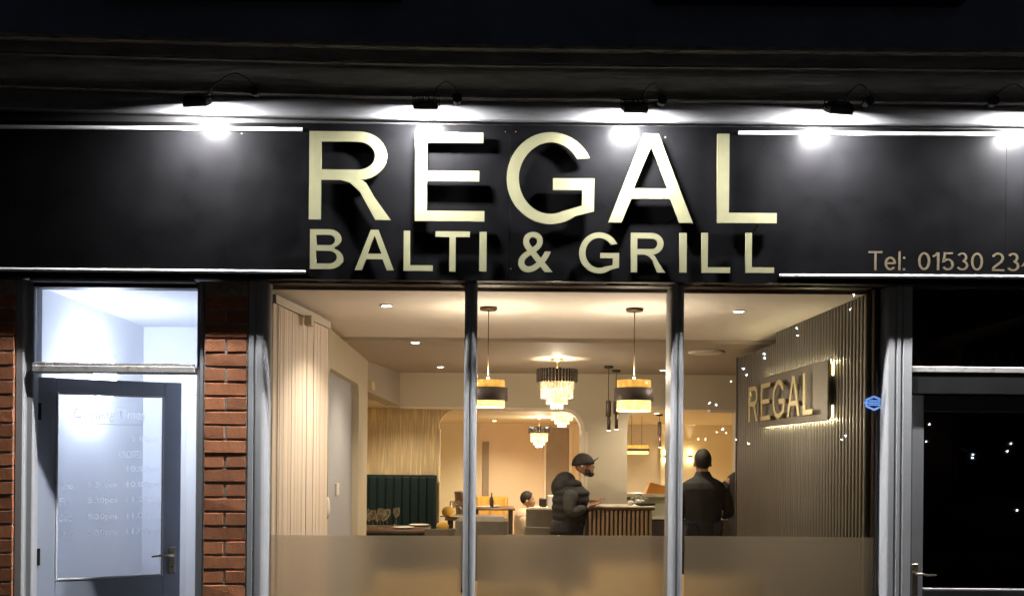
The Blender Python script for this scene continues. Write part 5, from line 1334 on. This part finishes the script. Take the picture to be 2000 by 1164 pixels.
# --- man seen from behind
def standing_back(loc, rz, H, label, arms, jacket, lean=0.0):
    k_ = H / 1.72
    P = dict(pelvis=(0, 0, .90 * k_), waist=(.0, 0, 1.06 * k_), chest=(.0 + lean, 0, 1.28 * k_), neck0=(.01 + lean, 0, 1.46 * k_), neck1=(.02 + lean, 0, 1.52 * k_), head=(.03 + lean * 1.3, 0, 1.60 * k_),
             hip_r=(0, -.09, .88 * k_), kne_r=(.02, -.11, .48 * k_), ank_r=(-.01, -.12, .09), toe_r=(.13, -.14, .04),
             hip_l=(0, .09, .88 * k_), kne_l=(.02, .11, .48 * k_), ank_l=(-.01, .12, .09), toe_l=(.13, .14, .04), hs=1.05)
    P.update(arms)
    t, Mx, J = human(label, loc, rz, H, P, None, M['navycloth'], M['skin'], None)
    secs = []
    for zz, rx, ry, cx in ((.80, .135, .185, 0), (.90, .130, .185, 0), (1.02, .120, .175, 0), (1.14, .128, .190, 0), (1.26, .135, .212, 0), (1.34, .130, .220, 0), (1.395, .110, .205, 0), (1.430, .085, .150, .005), (1.455, .068, .095, .01), (1.50, .066, .072, .016), (1.515, .060, .066, .018)):
        secs.append((cx + lean * min(1, max(0, (zz - .9) / .4)), 0, zz * k_, rx * k_, ry * k_))
    link('jacket', merge([loft(secs, 28)], 'jacket', .011, 3), jacket, t)
    for s_ in ('r', 'l'): sleeve(t, J, s_, jacket, .080 * k_, .064 * k_, .048 * k_)
    hr = MB().sphere((-.010, 0, .030), .096, 20, 14, (1.03, .84, 1.09)).mesh('hair')
    # keep the face clear: shave hair geometry in front of and below the hairline
    bm = bmesh.new(); bm.from_mesh(hr)
    bmesh.ops.bisect_plane(bm, geom=bm.verts[:] + bm.edges[:] + bm.faces[:], plane_co=(.02, 0, -.035), plane_no=(.55, 0, -.83), clear_outer=True)
    bmesh.ops.holes_fill(bm, edges=bm.edges[:]); bm.to_mesh(hr); bm.free()
    hr.transform(Mx); link('hair', hr, M['hair'], t)
    return t
k_ = 1.60 / 1.72
standing_back((X(1376, 9.3), 4.35, 0), R(90), 1.665, 'man with short dark hair in a dark jacket seen from behind', dict(
    sho_r=(.0, -.185, 1.32), elb_r=(.03, -.265, 1.06), wri_r=(.20, -.23, 1.02), hand_r=(.30, -.20, 1.02),
    sho_l=(.0, .185, 1.32), elb_l=(.02, .225, 1.04), wri_l=(.20, .16, 1.02), hand_l=(.30, .13, 1.03)), M['blackcloth'])
standing_back((X(1460, 9.75), 4.66, 0), R(105), 1.74, 'person in black half hidden behind the fluted wall end', dict(
    sho_r=(.05, -.20, 1.38), elb_r=(.12, -.25, 1.12), wri_r=(.30, -.15, 1.12), hand_r=(.40, -.10, 1.14),
    sho_l=(.05, .20, 1.38), elb_l=(.14, .24, 1.12), wri_l=(.32, .14, 1.10), hand_l=(.42, .10, 1.12)), M['blackcloth'], .05)

# --- seated diner
PS = dict(pelvis=(0, 0, .50), waist=(.0, 0, .62), chest=(.0, 0, .82), neck0=(.01, 0, .95), neck1=(.02, 0, .985), head=(.035, 0, 1.055), hs=.95,
          sho_r=(.0, -.17, .88), elb_r=(.06, -.21, .66), wri_r=(.25, -.14, .74), hand_r=(.34, -.10, .75),
          sho_l=(.0, .17, .88), elb_l=(.06, .21, .66), wri_l=(.25, .14, .74), hand_l=(.34, .10, .75),
          hip_r=(.02, -.09, .49), kne_r=(.42, -.11, .50), ank_r=(.42, -.11, .09), toe_r=(.55, -.12, .04),
          hip_l=(.02, .09, .49), kne_l=(.42, .11, .50), ank_l=(.42, .11, .09), toe_l=(.55, .12, .04))
sx_ = X(1026, 12.0)
t, Mx, J = human('seated diner in a pale peach top with short dark hair', (sx_, 7.0, 0), R(-12), 1.60, PS, None, M['creamcloth'], M['skin_pale'], None)
secs = [(0, 0, .46, .14, .18), (0, 0, .56, .135, .175), (0, 0, .70, .125, .180), (0, 0, .80, .130, .200), (0, 0, .88, .120, .205), (0, 0, .93, .09, .16), (.005, 0, .965, .06, .075)]
link('top', merge([loft(secs, 24)], 'top', .011, 3), M['creamcloth'], t)
for s_ in ('r', 'l'): sleeve(t, J, s_, M['creamcloth'], .070, .058, .042)
hr = MB().sphere((-.012, 0, .034), .096, 18, 12, (1.03, .86, 1.05)).mesh('hair')
bm = bmesh.new(); bm.from_mesh(hr)
bmesh.ops.bisect_plane(bm, geom=bm.verts[:] + bm.edges[:] + bm.faces[:], plane_co=(.01, 0, -.01), plane_no=(.6, 0, -.8), clear_outer=True)
bmesh.ops.holes_fill(bm, edges=bm.edges[:]); bm.to_mesh(hr); bm.free(); hr.transform(Mx); link('hair', hr, M['hair'], t)
chair(sx_ - .02, 6.92, R(35 + 90), M['greychair'], 'grey chair under the seated diner in the peach top', .44, .66)

# pale armchairs added near the window to give the frosted band a warm glow
pg = 'pale armchairs behind the frosted band'
for px_, d_, zt_, r_, lb_ in ((812, 6.5, .84, 10, 'pale gold armchair blurred behind the frosted left bay, beside the first mullion'), (1010, 6.3, .80, -8, 'pale gold armchair blurred behind the frosted middle bay, near the first mullion'),
        (1215, 6.9, .86, 12, 'pale gold armchair blurred behind the frosted middle bay, near the second mullion'), (1408, 6.4, .84, -10, 'pale gold armchair blurred behind the frosted right bay')):
    chair(X(px_, d_), d_ - DIST, R(180 + r_), M['pale_chair'], lb_, .52, zt_, pg, True)
